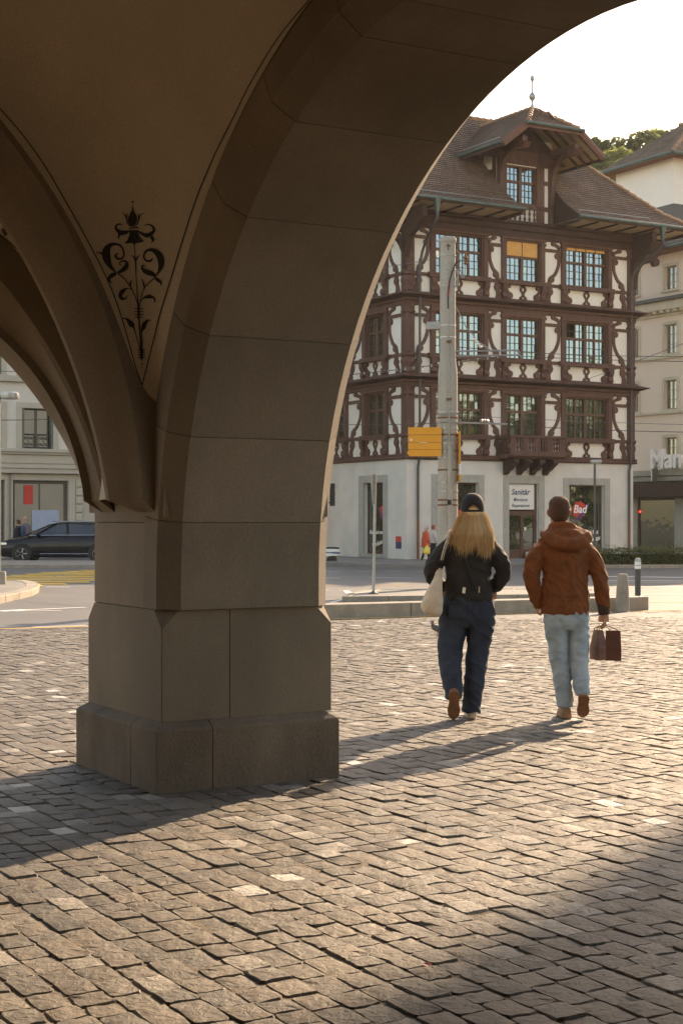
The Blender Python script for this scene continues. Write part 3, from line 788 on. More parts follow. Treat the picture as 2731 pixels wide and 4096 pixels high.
# ---- ground-floor stone surrounds, door, shop windows
def surround(F, x0, x1, z0, z1, ox0, ox1, oz0, oz1):
    for a, b, c, d in ((x0, ox0, z0, z1), (ox1, x1, z0, z1), (ox0 + .002, ox1 - .002, oz1, z1)):
        m = MB().box(a, b, -.03, .05, c, d); F.b(m, 'stone_surround', M['stone_trim'], HS, bevel=.006)
    if oz0 > 0: F.b(MB().box(ox0 - .05, ox1 + .05, -.07, .3, oz0 - .14, oz0), 'stone_sill', M['stone_trim'], HS, bevel=.008)
for (x0, x1, h, o) in ((1.29, 4.13, 3.61, GH[0]), (5.18, 7.51, 3.62, GH[1]), (8.59, 11.37, 3.54, GH[2])): surround(FR, x0, x1, Z0, h, *o)
surround(LF, 1.54, 4.07, Z0, 3.6, 1.94, 3.64, .05, 3.27)
def shopwin(F, x0, x1, z0, z1):
    w = MB()
    for a, b, c, d in ((x0, x1, z0, z0 + .07), (x0, x1, z1 - .08, z1), (x0, x0 + .07, z0 + .07, z1 - .08), (x1 - .07, x1, z0 + .07, z1 - .08)): w.box(a, b, .2, .27, c, d)
    o = F.b(w, 'shop_window', M['sash'], HS)
    F.b(MB().box(x0 + .07, x1 - .07, .235, .245, z0 + .07, z1 - .08), 'pane', M['shop_glass'], o)
    return o
sw = [shopwin(FR, *GH[0]), shopwin(FR, *GH[2]), shopwin(LF, 1.94, 3.64, .05, 3.27)]
M['swoosh'] = mat('swoosh_purple', (.10, .035, .13), .5)
def badge(o, F, cx, cz, r, txt):
    br = random.Random(int(cx * 10)); m = MB(); m.prism([(cx + r * q * math.cos(k * math.pi / 20), cz + r * q * math.sin(k * math.pi / 20)) for k in range(40) for q in (br.uniform(.86, 1.08),)], .224, .229)
    F.b(m, 'red_splash', M['sign_red'], o)
    m = MB(); m.ribbon(cat_rom([(cx - r * .6, cz - r * 1.2, .1 * r), (cx + r * .1, cz - r * .75, .5 * r), (cx + r * .9, cz + r * .2, .45 * r), (cx + r * 1.45, cz + r * .8, .1 * r)], 4), .2185, .2235); F.b(m, 'blue_swoosh', M['swoosh'], o)
badge(sw[1], FR, 9.72, 2.05, .42, 'Bad')
text_mesh('lettering', 'Bad', .52, M['letter_white'], sw[1], (9.36, .214, 1.92), depth=.002, shear=.2, bold=.012)
text_mesh('lettering', 'Alles rund ums Bad', .25, M['letter_white'], sw[1], (9.10, .222, .93), depth=.002, bold=.006, width=1.75)
text_mesh('lettering', 'nach Mass', .30, M['letter_white'], sw[1], (9.85, .222, .42), rot=(R(90), R(-12), 0), depth=.002, bold=.008)
badge(sw[0], FR, 2.75, 1.75, .36, '')
badge(sw[2], LF, 2.35, 1.95, .30, '')  # splash painted in for a red and blue reflection in this pane
lr = (R(90), 0, R(-90))
text_mesh('lettering', 'Alles rund ums Bad', .25, M['letter_white'], sw[2], (.222, 3.5, .95), rot=lr, depth=.002, bold=.006, width=1.5)
text_mesh('lettering', 'Umbau', .30, M['letter_white'], sw[2], (.222, 3.2, .3), rot=(R(90), R(-16), R(-90)), depth=.002, bold=.006)
# door with the plumber's sign above
d = MB()
for a, b, c, e in ((5.5, 5.62, -.2, 2.0), (7.02, 7.18, -.2, 2.0), (5.62, 7.02, 1.78, 2.0), (6.28, 6.44, -.2, 1.78), (5.5, 5.56, 2.0, 3.24), (7.0, 7.18, 2.0, 3.24)): d.box(a, b, .16, .26, c, e)
d.box(5.62, 6.28, .19, .24, -.2, .25); d.box(6.44, 7.02, .19, .24, -.2, .25)
dr = d.build('door', M['door_wood'], HS)
for a, b in ((5.62, 6.28), (6.44, 7.02)): MB().box(a, b, .21, .22, .25, 1.78).build('pane', M['glass_low'], dr)
MB().tube([(6.40, .12, .75), (6.40, .12, 1.05)], .02).build('handle', M['steel'], dr)
MB().box(6.5, 6.62, .19, .2, 1.1, 1.25).build('notice', M['sign_white'], dr)
MB().box(5.4, 7.3, -.25, .35, Z0 - .05, -.2).build('door_step', M['stone_trim'], HS, bevel=.01)
MB().box(6.45, 7.0, -.02, .02, -.2, .12).build('door_panel', M['stone_trim'], dr)
sg = MB().box(5.56, 7.0, .10, .15, 2.06, 3.22).build('sign_panel', M['sign_white'], HS)
text_mesh('lettering', 'Sanitär', .37, M['sign_blue'], sg, (5.70, .096, 2.74), depth=.002, shear=.22, bold=.007, width=1.06)
text_mesh('lettering', 'Montagen', .22, M['sign_blue'], sg, (5.82, .096, 2.44), depth=.002, shear=.22, bold=.003, width=.80)
text_mesh('lettering', 'Reparaturen', .22, M['sign_blue'], sg, (5.72, .096, 2.17), depth=.002, shear=.22, bold=.003, width=1.0)
LF.b(MB().box(.42, .85, -.03, .0, .32, .62), 'wall_plate', M['sign_blue'], HS); LF.b(MB().box(.42, .85, -.03, .0, .62, .86), 'wall_plate', M['sign_red'], HS)

# ---- timber windows
PANE_ME = {}
def pane_mesh(key):
    if key not in PANE_ME:
        me = bpy.data.meshes.new('pane'); me.from_pydata([(-.5, 0, -.5), (.5, 0, -.5), (.5, 0, .5), (-.5, 0, .5)], [], [[0, 1, 2, 3]]); me.materials.append(M[key]); PANE_ME[key] = me
    return PANE_ME[key]
prnd = random.Random(5)
def window(F, x0, x1, z0, z1, lights, nx, nt, nb, key, blind=0.0, opened=None, trans=.60, dep=.14, par=None):
    """casement window with a cross: lights across, nx panes per light across, nt rows above the transom and nb below"""
    par = par or HS
    w = MB(); fw = .10
    for a, b, c, d in ((x0, x1, z0, z0 + fw), (x0, x1, z1 - fw, z1), (x0, x0 + fw, z0 + fw, z1 - fw), (x1 - fw, x1, z0 + fw, z1 - fw)): w.box(a, b, dep - .07, dep + .07, c, d)
    zt = z0 + (z1 - z0) * trans
    w.box(x0 + fw, x1 - fw, dep - .06, dep + .06, zt - .055, zt + .055)
    lw = (x1 - x0 - 2 * fw) / lights
    for i in range(1, lights):
        big = (lights == 2) or i == lights // 2
        k = .075 if big else .04
        xc = x0 + fw + lw * i; w.box(xc - k, xc + k, dep - (.085 if big else .045), dep + .05, z0 + fw, z1 - fw)
    for a, b, c, d in ((x0 + .01, x0 + .07, z0 + .02, z1 - .02), (x1 - .07, x1 - .01, z0 + .02, z1 - .02), (x0 + .07, x1 - .07, z1 - .07, z1 - .01), (x0 + .07, x1 - .07, z0 + .01, z0 + .07)): w.box(a, b, -.04, dep - .072, c, d)
    o = F.b(w, 'window', M['sash'], par)
    bars = MB()
    for i in range(lights):
        big = .075
        a = x0 + fw + lw * i + (.045 if lights == 4 else .075) * (i > 0) ; b = x0 + fw + lw * (i + 1) - (.045 if lights == 4 else .075) * (i < lights - 1)
        for zz0, zz1, nr in ((z0 + fw, zt - .055, nb), (zt + .055, z1 - fw, nt)):
            for c in range(nx):
                for r_ in range(nr):
                    pa, pb = a + (b - a) * c / nx, a + (b - a) * (c + 1) / nx; pc, pd = zz0 + (zz1 - zz0) * r_ / nr, zz0 + (zz1 - zz0) * (r_ + 1) / nr
                    if opened and i == opened[0] and (zz0 > zt) == opened[1]: continue
                    q = link('pane', pane_mesh(key), o)
                    t1, t2 = prnd.gauss(0, .012), prnd.gauss(0, .012)
                    cx, cz = (pa + pb) / 2, (pc + pd) / 2
                    q.location = (dep + .01, cx, cz) if F.left else (cx, dep + .01, cz)
                    q.rotation_euler = (t1, t2, (R(-90) if F.left else 0) + t2); q.scale = (pb - pa, 1, pd - pc)
            for c in range(1, nx): xx = a + (b - a) * c / nx; bars.box(xx - .012, xx + .012, dep - .02, dep, zz0, zz1)
            for r_ in range(1, nr): zz = zz0 + (zz1 - zz0) * r_ / nr; bars.box(a, b, dep - .021, dep - .001, zz - .012, zz + .012)
    F.b(bars, 'glazing_bars', M['bar'], o)
    if blind:
        for i in range(lights):
            a = x0 + fw + lw * i + .03; b = x0 + fw + lw * (i + 1) - .03
            F.b(MB().box(a, b, dep - .10, dep - .075, z1 - fw - blind, z1 - fw + .02), 'roller_blind', M['blind'], o)
    return o
for fi, f in enumerate(FL):
    for ci, (a, b, n) in enumerate(COLS):
        key = 'glass' if fi else 'glass_low'
        window(FR, a + .24, b - .24, f['g0'] - .09, f['g1'] + .09, n, 2 if n == 4 else 3, 2, 3, key, blind=(.62 if (fi == 2 and ci == 1) else (.10 if (fi == 2 and ci == 2) else 0)), opened=((0, True) if (fi == 1 and ci == 2) else None))
    for a, b, n in LCOL: window(LF, a + .24, b - .24, f['g0'] - .09, f['g1'] + .09, n, 3, 2, 3, 'glass_low')

# ---- posts, rails, sills, mouldings, scroll work
def scroll(mb, x, z, r, y0, y1):
    mb.prism([(x + r * math.cos(k * math.pi / 8), z + r * math.sin(k * math.pi / 8)) for k in range(16)], y0, y1)
def brace(F, x0, x1, f, d):
    """carved S-brace in a panel; d=+1 leans from upper left to lower right"""
    w = x1 - x0; X = lambda t: x0 + w * t if d > 0 else x1 - w * t
    h0, h1 = f['s'] + .06, f['t']; H_ = h1 - h0; zr = h0 + H_ * .78
    m = MB()
    m.ribbon(cat_rom([(X(.16), zr - .05, .20), (X(.13), h0 + H_ * .58, .15), (X(.18), h0 + H_ * .42, .14), (X(.38), h0 + H_ * .24, .15), (X(.66), h0 + H_ * .13, .17), (X(.72), h0, .20)], 5), -.065, .0)
    scroll(m, X(.24), zr - .22, .14, -.085, 0); scroll(m, X(.60), h0 + H_ * .11, .15, -.085, 0)
    F.b(m, 'brace', TB, HS)
    m = MB(); m.ribbon(cat_rom([(X(.52), h1, .18), (X(.40), h1 - H_ * .07, .17), (X(.20), h1 - H_ * .11, .14), (X(.10), zr + .08, .13)], 4), -.066, .0); scroll(m, X(.48), h1 - .10, .12, -.084, 0)
    F.b(m, 'brace', TB, HS)
    F.b(MB().box(x0, x1, -.055, 0, zr - .07, zr + .08), 'rail', TB, HS)
    m = MB(); b0 = f['b']; m.ribbon(cat_rom([(X(.78), f['s'], .2), (X(.62), b0 + (f['s'] - b0) * .72, .18), (X(.78), b0 + (f['s'] - b0) * .35, .22), (X(.80), b0, .34)], 4), -.067, 0); scroll(m, X(.70), b0 + (f['s'] - b0) * .64, .17, -.088, 0)
    F.b(m, 'brace', TB, HS)
def storey(F, f, cols, panels, length, fi):
    b0, s, t = f['b'], f['s'], f['t']
    for a, b, n in cols:
        for xa, xb in ((a, a + .25), (b - .25, b)):
            F.b(MB().box(xa, xb, -.10, .0, s, t), 'post', TB, HS, bevel=.012)
            F.b(MB().box(xa - .03, xb + .03, -.14, 0, t - .28, t - .16), 'post_cap', TB, HS)
            # carved console under the sill
            m = MB(); m.xprism([(0, b0), (-.12, b0 + .02), (-.20, b0 + .12), (-.15, b0 + .30), (-.24, b0 + .48), (-.25, s - .12), (0, s - .12)], xa, xb); F.b(m, 'console', TB, HS)
        for z0_, z1_, dd in ((s - .12, s - .03, .27), (s - .03, s + .03, .20), (s + .03, s + .10, .15)): F.b(MB().box(a - .12, b + .12, -dd, 0, z0_, z1_), 'sill', TB, HS)
        F.b(MB().box(a, b, -.13, 0, f['g1'] + .09, t), 'window_head', TB, HS); F.b(MB().box(a - .05, b + .05, -.17, 0, f['g1'] + .10, f['g1'] + .16), 'window_head', M['timber_red'], HS)
        # flat cut-out figures under the window
        hh = s - .12 - b0
        for sg, xe in ((1, a + .25), (-1, b - .25)):
            m = MB(); X = lambda q: xe + sg * q
            m.ribbon(cat_rom([(X(.08), s - .12, .30), (X(.06), b0 + hh * .70, .14), (X(.14), b0 + hh * .50, .14), (X(.27), b0 + hh * .30, .16), (X(.22), b0 + hh * .10, .18), (X(.05), b0 + .02, .22)], 4), -.05, 0)
            scroll(m, X(.22), b0 + hh * .28, .16, -.075, 0); scroll(m, X(.17), s - .20, .09, -.07, 0); F.b(m, 'scroll_bracket', TB, HS)
        xc = (a + b) / 2; m = MB()
        for sg in (1, -1): m.ribbon(cat_rom([(xc, s - .12, .10), (xc + sg * .13, b0 + hh * .78, .12), (xc + sg * .09, b0 + hh * .62, .10), (xc + sg * .03, b0 + hh * .48, .09), (xc + sg * .05, b0 + hh * .30, .09), (xc + sg * .15, b0 + hh * .16, .13), (xc + sg * .06, b0, .2)], 4), -.05, 0)
        F.b(m, 'cut_out_figure', TB, HS)
        F.b(MB().box(a, b, -.06, 0, b0 - .02, b0 + .06), 'rail', TB, HS)
    for x0, x1, d in panels:
        brace(F, x0, x1, f, d); F.b(MB().box(x0, x1, -.056, 0, s - .08, s + .07), 'rail', TB, HS)
for fi, f in enumerate(FL):
    storey(FR, f, COLS, PANELS, HW, fi); storey(LF, f, LCOL, [(.45, 1.48, -1), (3.68, 5.0, 1)], HD, fi)
    for x in (-.06, HW - .38):                       # corner pilasters with a bulged foot
        zf = f['s']
        MB().box(x, x + .44, -.09, .38, f['b'], f['t']).build('corner_post', TB, HS, bevel=.03)
        MB().lathe([(.22, f['b']), (.31, f['b'] + .08), (.26, f['b'] + .2), (.34, f['b'] + .5), (.30, f['s'] - .12), (.37, f['s'] - .05), (.37, f['s'] + .05), (.24, f['s'] + .12)], (x + .22, .14, 0), 8).build('corner_console', TB, HS)
        MB().lathe([(.25, f['t'] - .45), (.34, f['t'] - .35), (.26, f['t'] - .22), (.36, f['t'])], (x + .22, .14, 0), 8).build('corner_capital', TB, HS)
# string courses: moulded beam with a strip of tiles, wrapping the corner
def course(z0, z1, prof, name, material):
    """prof: list of (outward, z) swept along the left side, round the corner and along the front"""
    rings = []
    for k in range(len(prof)):
        pass
    m = MB(); rg = []
    for (x, y, ax, ay) in ((0, HD, -1, 0), (0, 0, -1, -1), (HW, 0, 1, -1), (HW, HD, 1, 0)):
        rg.append([(x + ax * o, y + ay * o, z) for o, z in prof])
    m.loft(rg, closed=False, cap=False); return m.build(name, material, HS, fix=False)
course(0, 0, [(0, 4.24), (.10, 4.24), (.16, 4.30), (.12, 4.36), (.14, 4.46), (.03, 4.49)], 'floor_beam', TB)
for z in (7.46, 11.03):
    course(0, 0, [(.02, z - .03), (.10, z), (.12, z + .14), (.20, z + .17), (.22, z + .27)], 'floor_beam', TB)
    course(0, 0, [(.22, z + .27), (.34, z + .30), (.50, z + .36), (.55, z + .37)], 'cornice', TD)
    course(0, 0, [(.55, z + .37), (.57, z + .41), (.30, z + .50), (.08, z + .585), (.0, z + .60)], 'tile_strip', M['timber'])
    for k in range(9):
        for o, zz in ((.52, z + .405), (.30, z + .495)): pass
course(0, 0, [(.0, 14.42), (.10, 14.44), (.10, 14.72), (.20, 14.78), (.24, 14.98), (.36, 15.04), (.36, 15.16)], 'frieze', TD)

# ---- balcony under the middle window
bl = MB(); X0, X1, D_ = 4.90, 8.0, .90
bl.xprism([(0, 4.36), (-.80, 4.36), (-.86, 4.44), (-.94, 4.46), (-.94, 4.55), (0, 4.58)], X0 - .03, X1 + .03)
BAL = bl.build('balcony', TB, HS)
MB().box(X0 - .04, X1 + .04, -.97, -.83, 5.28, 5.40).build('hand_rail', TB, BAL, bevel=.015)
for x in (X0, X1): MB().box(x - .06, x + .06, -.83, -.02, 5.28, 5.40).build('hand_rail', TB, BAL)
MB().box(X0, X1, -.93, -.86, 4.55, 4.68).build('bottom_rail', TB, BAL)
for k in range(5):
    x = X0 + .18 + (X1 - X0 - .36) * k / 4
    MB().box(x - .17, x + .17, -.925, -.87, 4.66, 5.29).build('carved_panel', TB, BAL, bevel=.02)
def baluster(x, y, z0, z1):
    h = z1 - z0
    return MB().lathe([(.045, 0), (.045, h * .08), (.03, h * .12), (.062, h * .3), (.03, h * .48), (.062, h * .68), (.03, h * .88), (.045, h * .92), (.045, h)], (x, y, z0), 8)
for k in range(4):
    for j in (-1, 1): baluster(X0 + .18 + (X1 - X0 - .36) * (k + .5) / 4 + j * .085, -.90, 4.66, 5.29).build('baluster', TB, BAL, smooth=True)
for k in range(4):
    for x in (X0 + .04, X1 - .04): baluster(x, -.16 - .19 * k, 4.66, 5.29).build('baluster', TB, BAL, smooth=True)
for k in range(4):
    x = 5.15 + k * .74
    m = MB(); m.xprism([(0, 3.62), (-.10, 3.66), (-.22, 3.78), (-.42, 3.86), (-.62, 4.0), (-.82, 4.10), (-.90, 4.22), (-.84, 4.33), (0, 4.35)], x, x + .30); m.build('corbel', TD, BAL, bevel=.02)
# ---- eaves: soffit boards, rafters, fascia, gutter
OV, OVR, ZE = 1.9, 2.3, 15.16
m = MB()
for (x0, x1, y0, y1) in ((-OV, 4.95, -OV, 0.3), (8.0, HW + OVR, -OV, .3), (-OV, .3, .3, HD + OV), (HW - .3, HW + OVR, .3, HD + OV)): m.box(x0, x1, y0 + .1, y1, ZE + .05, ZE + .07)
m.build('soffit_board', M['soffit'], HS)
for x in [-1.6 + k * 1.12 for k in range(6)] + [8.1 + k * 1.12 for k in range(7)]:
    MB().xprism([(.1, ZE - .01), (-OV + .1, ZE + .0), (-OV + .1, ZE + .05), (.1, ZE + .05)], x - .045, x + .045).build('rafter', TD, HS)
for y in [.4 + k * 1.15 for k in range(7)]:
    MB().box(-OV + .1, 0, y - .06, y + .06, ZE - .04, ZE + .05).build('rafter', TD, HS); MB().box(HW, HW + OVR - .1, y - .06, y + .06, ZE - .04, ZE + .05).build('rafter', TD, HS)
for x0, x1 in ((-OV, 4.95), (8.0, HW + OVR)):
    MB().box(x0, x1, -OV, -OV + .08, ZE + .04, ZE + .20).build('fascia', TB, HS)
    g_ = MB(); g_.tube([(x0 - .04, -OV - .07, ZE + .17), (x1 + .04, -OV - .07, ZE + .17)], .085, 10); g_.build('gutter', M['patina'], HS, smooth=True)
MB().box(-OV, -OV + .1, -OV, HD + OV, ZE - .02, ZE + .20).build('fascia', TB, HS); MB().box(HW + OVR - .1, HW + OVR, -OV, HD + OV, ZE - .02, ZE + .20).build('fascia', TB, HS)
g_ = MB(); g_.tube([(HW + OVR + .07, -OV, ZE + .17), (HW + OVR + .07, HD + OV, ZE + .17)], .085, 8); g_.build('gutter', M['patina'], HS)
# downpipes with swan necks
for xg, xw in ((.30, .52), (12.9, 12.46)):
    MB().loft([[(xg - .14, -OV - .18, ZE + .12), (xg + .14, -OV - .18, ZE + .12), (xg + .14, -OV + .06, ZE + .12), (xg - .14, -OV + .06, ZE + .12)], [(xg - .06, -OV - .12, ZE - .45), (xg + .06, -OV - .12, ZE - .45), (xg + .06, -OV, ZE - .45), (xg - .06, -OV, ZE - .45)]]).build('rain_head', M['patina'], HS)
    p = cat_rom([(xg, -OV - .06, ZE - .4), (xg, -OV - .04, ZE - .75), (xg + (xw - xg) * .4, -1.25, ZE - 1.2), (xw, -.45, ZE - 1.9), (xw, -.28, ZE - 2.6), (xw, -.28, 13.0)], 5)
    p += [(xw, -.26, 4.8), (xw, -.20, 4.2), (xw, -.12, 3.9), (xw, -.12, 1.6)]
    MB().tube(p, .058, 8).build('downpipe', M['steel_dark'], HS, smooth=True)
    MB().tube([(xw, -.12, 1.6), (xw, -.12, -.25)], .062, 8).build('downpipe', M['rust'], HS, smooth=True)
# carved eaves brackets at the corners
for x, sg in ((HW, 1), (0, -1)):
    m = MB(); X = lambda q: x + sg * q
    m.ribbon(cat_rom([(X(.05), 12.6, .16), (X(.12), 13.3, .2), (X(.45), 13.9, .28), (X(1.05), 14.15, .34), (X(1.55), 14.5, .26)], 6), -.12, .10); scroll(m, X(1.35), 14.0, .2, -.14, .12)
    m.ribbon([(X(0), 14.3, .5), (X(1.9), 14.85, .34)], -.10, .08)
    m.build('eaves_bracket', TD, HS)
    m = MB(); m.xprism([(0, 12.7), (-.2, 13.3), (-.5, 13.9), (-1.1, 14.2), (-1.6, 14.6), (-1.6, 15.1), (0, 15.1)], x - .2, x + .05); m.build('eaves_bracket', TD, HS)
# ---- roof
ZG = ZE + .20; RZ = 20.75; RY = HD / 2
sl, sr = 3.9, 9.2
fl, flz = .9, .52                                    # bell-cast foot
def roofpt(x, y, z): return (x, y, z)
ex0, ex1, ey0, ey1 = -OV, HW + OVR, -OV, HD + OV
kx = (sl - ex0); 
def lerp(a, b, t): return tuple(p + (q - p) * t for p, q in zip(a, b))
E0, E1, E2, E3 = (ex0, ey0, ZG), (ex1, ey0, ZG), (ex1, ey1, ZG), (ex0, ey1, ZG)
A0, A1 = (sl, RY, RZ), (sr, RY, RZ)
def kick(e, a, t=.20): p = lerp(e, a, t); return (p[0], p[1], p[2] - .28)
K = [kick(E0, A0), kick(E1, A1), kick(E2, A1), kick(E3, A0)]
def front(x0, x1, name):
    # lower bell-cast strip and upper slope between x0 and x1 (None = hip)
    yk, zk = K[0][1], K[0][2]
    l0 = E0 if x0 is None else (x0, ey0, ZG); l1 = E1 if x1 is None else (x1, ey0, ZG)
    m0 = K[0] if x0 is None else (x0, yk, zk); m1 = K[1] if x1 is None else (x1, yk, zk)
    u0 = A0 if x0 is None else (x0, RY, RZ); u1 = A1 if x1 is None else (x1, RY, RZ)
    tiled(name, [l0, l1, m1, m0], M['tile'], HS); tiled(name, [m0, m1, u1, u0], M['tile'], HS)
front(None, 4.85, 'roof'); front(8.05, None, 'roof')
tiled('roof', [(4.85, 1.4, 18.1), (8.05, 1.4, 18.1), (8.05, RY, RZ), (4.85, RY, RZ)], M['tile'], HS)
for (e0, e1, k0, k1, a) in ((E1, E2, K[1], K[2], A1), (E3, E0, K[3], K[0], A0)):
    tiled('roof', [e0, e1, k1, k0], M['tile'], HS); tiled('roof', [k0, k1, a], M['tile'], HS)
tiled('roof', [E2, E3, K[3], K[2]], M['tile'], HS); tiled('roof', [K[2], K[3], A0, A1], M['tile'], HS)
def hip(a, b, par=None, r=.11):
    a, b = Vector(a), Vector(b); n = max(2, int((b - a).length / .38))
    for i in range(n):
        p, q = a.lerp(b, i / n), a.lerp(b, (i + 1.12) / n)
        MB().tube([p + Vector((0, 0, .03)), q + Vector((0, 0, .0))], [r * 1.1, r * .9], 8).build('ridge_tile', M['timber_red'] if 0 else M['tile_cap'], par or HS, smooth=True)
M['tile_cap'] = mat('ridge_tile', (.30, .17, .10), .8, .2, 6, obj_var=.15)
hip(E1, K[1]); hip(K[1], A1); hip(A0, A1); hip(K[0], A0)
for x0, x1 in ((8.05, ex1), (-OV, 4.85)):           # cut edge of the roof beside the dormer
    xx = 8.05 if x0 > 0 else 4.85
    MB().xprism([(ey0, ZG - .28), (ey0, ZG + .02), (K[0][1], K[0][2] + .02), (1.2, 17.9), (1.2, 17.2), (.4, 15.2), (0, ZG - .28)], xx - .05, xx + .05).build('cheek_board', TD, HS)
# chimney
MB().box(9.6, 10.2, 4.4, 5.0, 18, 21.3).build('chimney', M['stone_trim'], HS, bevel=.03)
# ---- dormer
DC = 6.37
DM = MB()
wall(DM, 4.80, 7.94, 14.9, 19.0, [(5.34, 6.98, 16.02, 17.70)], -.02, 0)
DM.build('dormer_wall', PL, HS, fix=False)
for x in (4.80, 7.94): MB().add([(x, -.02, 14.9), (x, 3.5, 14.9), (x, 3.5, 19), (x, -.02, 19)], [[0, 1, 2, 3]]).build('dormer_wall', PL, HS, fix=False)
MB().box(5.0, 7.7, .4, 3, 15.0, 18.2).build('room_dark', M['interior'], HS)
window(FR, 5.30, 7.02, 15.98, 17.74, 2, 3, 2, 3, 'glass', trans=.58, dep=.10)
for a, b, c, d in ((4.80, 5.06, 15.1, 18.3), (5.06, 5.30, 15.9, 18.0), (7.02, 7.44, 15.1, 18.3), (7.70, 7.94, 15.1, 18.3), (4.80, 7.94, 17.78, 18.4), (4.80, 7.94, 15.78, 15.98), (5.30, 7.02, 14.95, 15.12), (7.44, 7.70, 16.98, 17.16)):
    MB().box(a, b, -.10, -.02, c, d).build('dormer_timber', TB, HS)
for k in range(6): baluster(5.5 + k * .27, -.12, 15.12, 15.78).build('baluster', TB, HS, smooth=True)
for y0, y1 in ((.0, .25), (1.0, 1.2)): MB().box(4.74, 4.80, y0, y1, 16.0, 18.4).build('dormer_timber', TB, HS)
MB().box(4.74, 4.80, 0, 2.2, 17.3, 17.5).build('dormer_timber', TB, HS)
# gable field, purlins and carved braces under the big overhang
MB().prism([(4.0, 18.0), (8.74, 18.0), (7.75, 18.75), (DC, 19.85), (4.99, 18.75)], -.05, .1).build('gable_field', TD, HS)
for x in (4.92, 7.82):
    sg = 1 if x > DC else -1
    MB().box(x - .14, x + .14, -2.0, .1, 18.25, 18.55).build('purlin', TB, HS)
    MB().xprism([(-2.0, 18.05), (-2.25, 18.25), (-2.0, 18.3), (-1.5, 18.26), (-1.4, 18.1)], x - .18, x + .18).build('purlin_end', M['timber_red'], HS)
    m = MB(); m.loft([[(x - .1, y - b_, z), (x + .1, y - b_, z), (x + .1, y + b_, z + .02), (x - .1, y + b_, z + .02)] for y, z, b_ in cat_rom([(-.12, 16.1, .08), (-.15, 16.7, .11), (-.22, 17.3, .11), (-.42, 17.8, .14), (-1.0, 18.12, .2), (-1.5, 18.3, .2)], 4)]); m.build('dormer_brace', TB, HS)
MB().box(7.96, 8.06, -.06, .1, 15.2, 18.2).build('dormer_timber', TB, HS)
zE, zH, hwE, hwH, yF, yA, zA = 18.12, 19.14, 2.80, 1.43, -2.2, -.6, 20.25
zr_b, y_b = 20.30, 3.7
ye = 1.6
for sg in (-1, 1):
    e0 = (DC + sg * hwE, yF, zE); e1 = (DC + sg * hwE, ye, zE); h_ = (DC + sg * hwH, yF, zH); ap = (DC, yA, zA); rb = (DC, y_b, zr_b)
    tiled('dormer_roof', [e0, e1, rb, ap, h_], M['tile'], HS)
    dn = Vector((0, 0, -.14)); 
    MB().add([Vector(p) + dn for p in (e0, e1, rb, ap, h_)], [[0, 1, 2, 3, 4]]).build('dormer_soffit', M['soffit'], HS, fix=False)
    # rafters under the overhang
    for k in range(4):
        y = yF + .12 + k * .55
        a = Vector((DC + sg * hwE, y, zE - .17)); t_ = 1.0 if k else .47
        b = Vector((DC + sg * .05, y, zA - .25)); b = a.lerp(b, .52 if k == 0 else .96)
        MB().tube([a, b], [(.07, .09)] * 2, 4).build('rafter', TB, HS)
    MB().tube([Vector(e0) + Vector((0, -.03, -.10)), Vector(h_) + Vector((0, -.03, -.06))], [(.05, .16)] * 2, 4).build('barge_board', M['timber_red'], HS)
    g_ = MB(); g_.tube([Vector(e0) + Vector((sg * .08, 0, -.02)), Vector(e1) + Vector((sg * .08, 0, -.02))], .085, 8); g_.build('gutter', M['patina'], HS, smooth=True)
    MB().box(*(sorted((DC + sg * hwE - .05, DC + sg * hwE + .05))), yF, ye, zE - .22, zE - .03).build('fascia', TD, HS)
    hip(h_, ap)
    hl = MB(); hl.tube([(e0[0] - sg * .05, yF + .3, zE + .24), (e1[0] - sg * .05, ye, zE + .24)], .02, 5); hl.build('snow_guard', M['steel'], HS)
tiled('dormer_roof', [(DC - hwH - .08, yF - .06, zH - .05), (DC + hwH + .08, yF - .06, zH - .05), (DC, yA, zA)], M['tile'], HS)
MB().box(DC - hwH - .1, DC + hwH + .1, yF - .05, yF + .05, zH - .26, zH - .06).build('fascia', M['timber_red'], HS)
MB().add([(DC - hwH, yF, zH - .2), (DC + hwH, yF, zH - .2), (DC, yA, zA - .2)], [[0, 1, 2]]).build('dormer_soffit', TD, HS, fix=False)
g_ = MB(); g_.tube([(DC - hwH - .18, yF - .12, zH - .06), (DC + hwH + .18, yF - .12, zH - .06)], .085, 8); g_.build('gutter', M['patina'], HS, smooth=True)
hip((DC, yA, zA), (DC, y_b, zr_b))
fz = zA
MB().lathe([(.07, 0), (.09, .12), (.045, .22), (.05, .35), (.15, .46), (.17, .56), (.13, .66), (.04, .74), (.035, 1.2), (.06, 1.26), (.10, 1.34), (.11, 1.40), (.08, 1.47), (.02, 1.52)], (DC, yA, fz), 12).build('finial', M['steel'], HS, smooth=True)
for x0, x1, y in ((-1.6, 4.7, -1.55), (8.3, 12.5, -1.55)):
    m = MB(); m.tube([(x0, y, ZG + .34), (x1, y, ZG + .34)], .02, 5)
    for k in range(6): m.box(x0 + (x1 - x0) * k / 5 - .015, x0 + (x1 - x0) * k / 5 + .015, y, y + .02, ZG + .05, ZG + .34)
    m.build('snow_guard', M['steel'], HS)
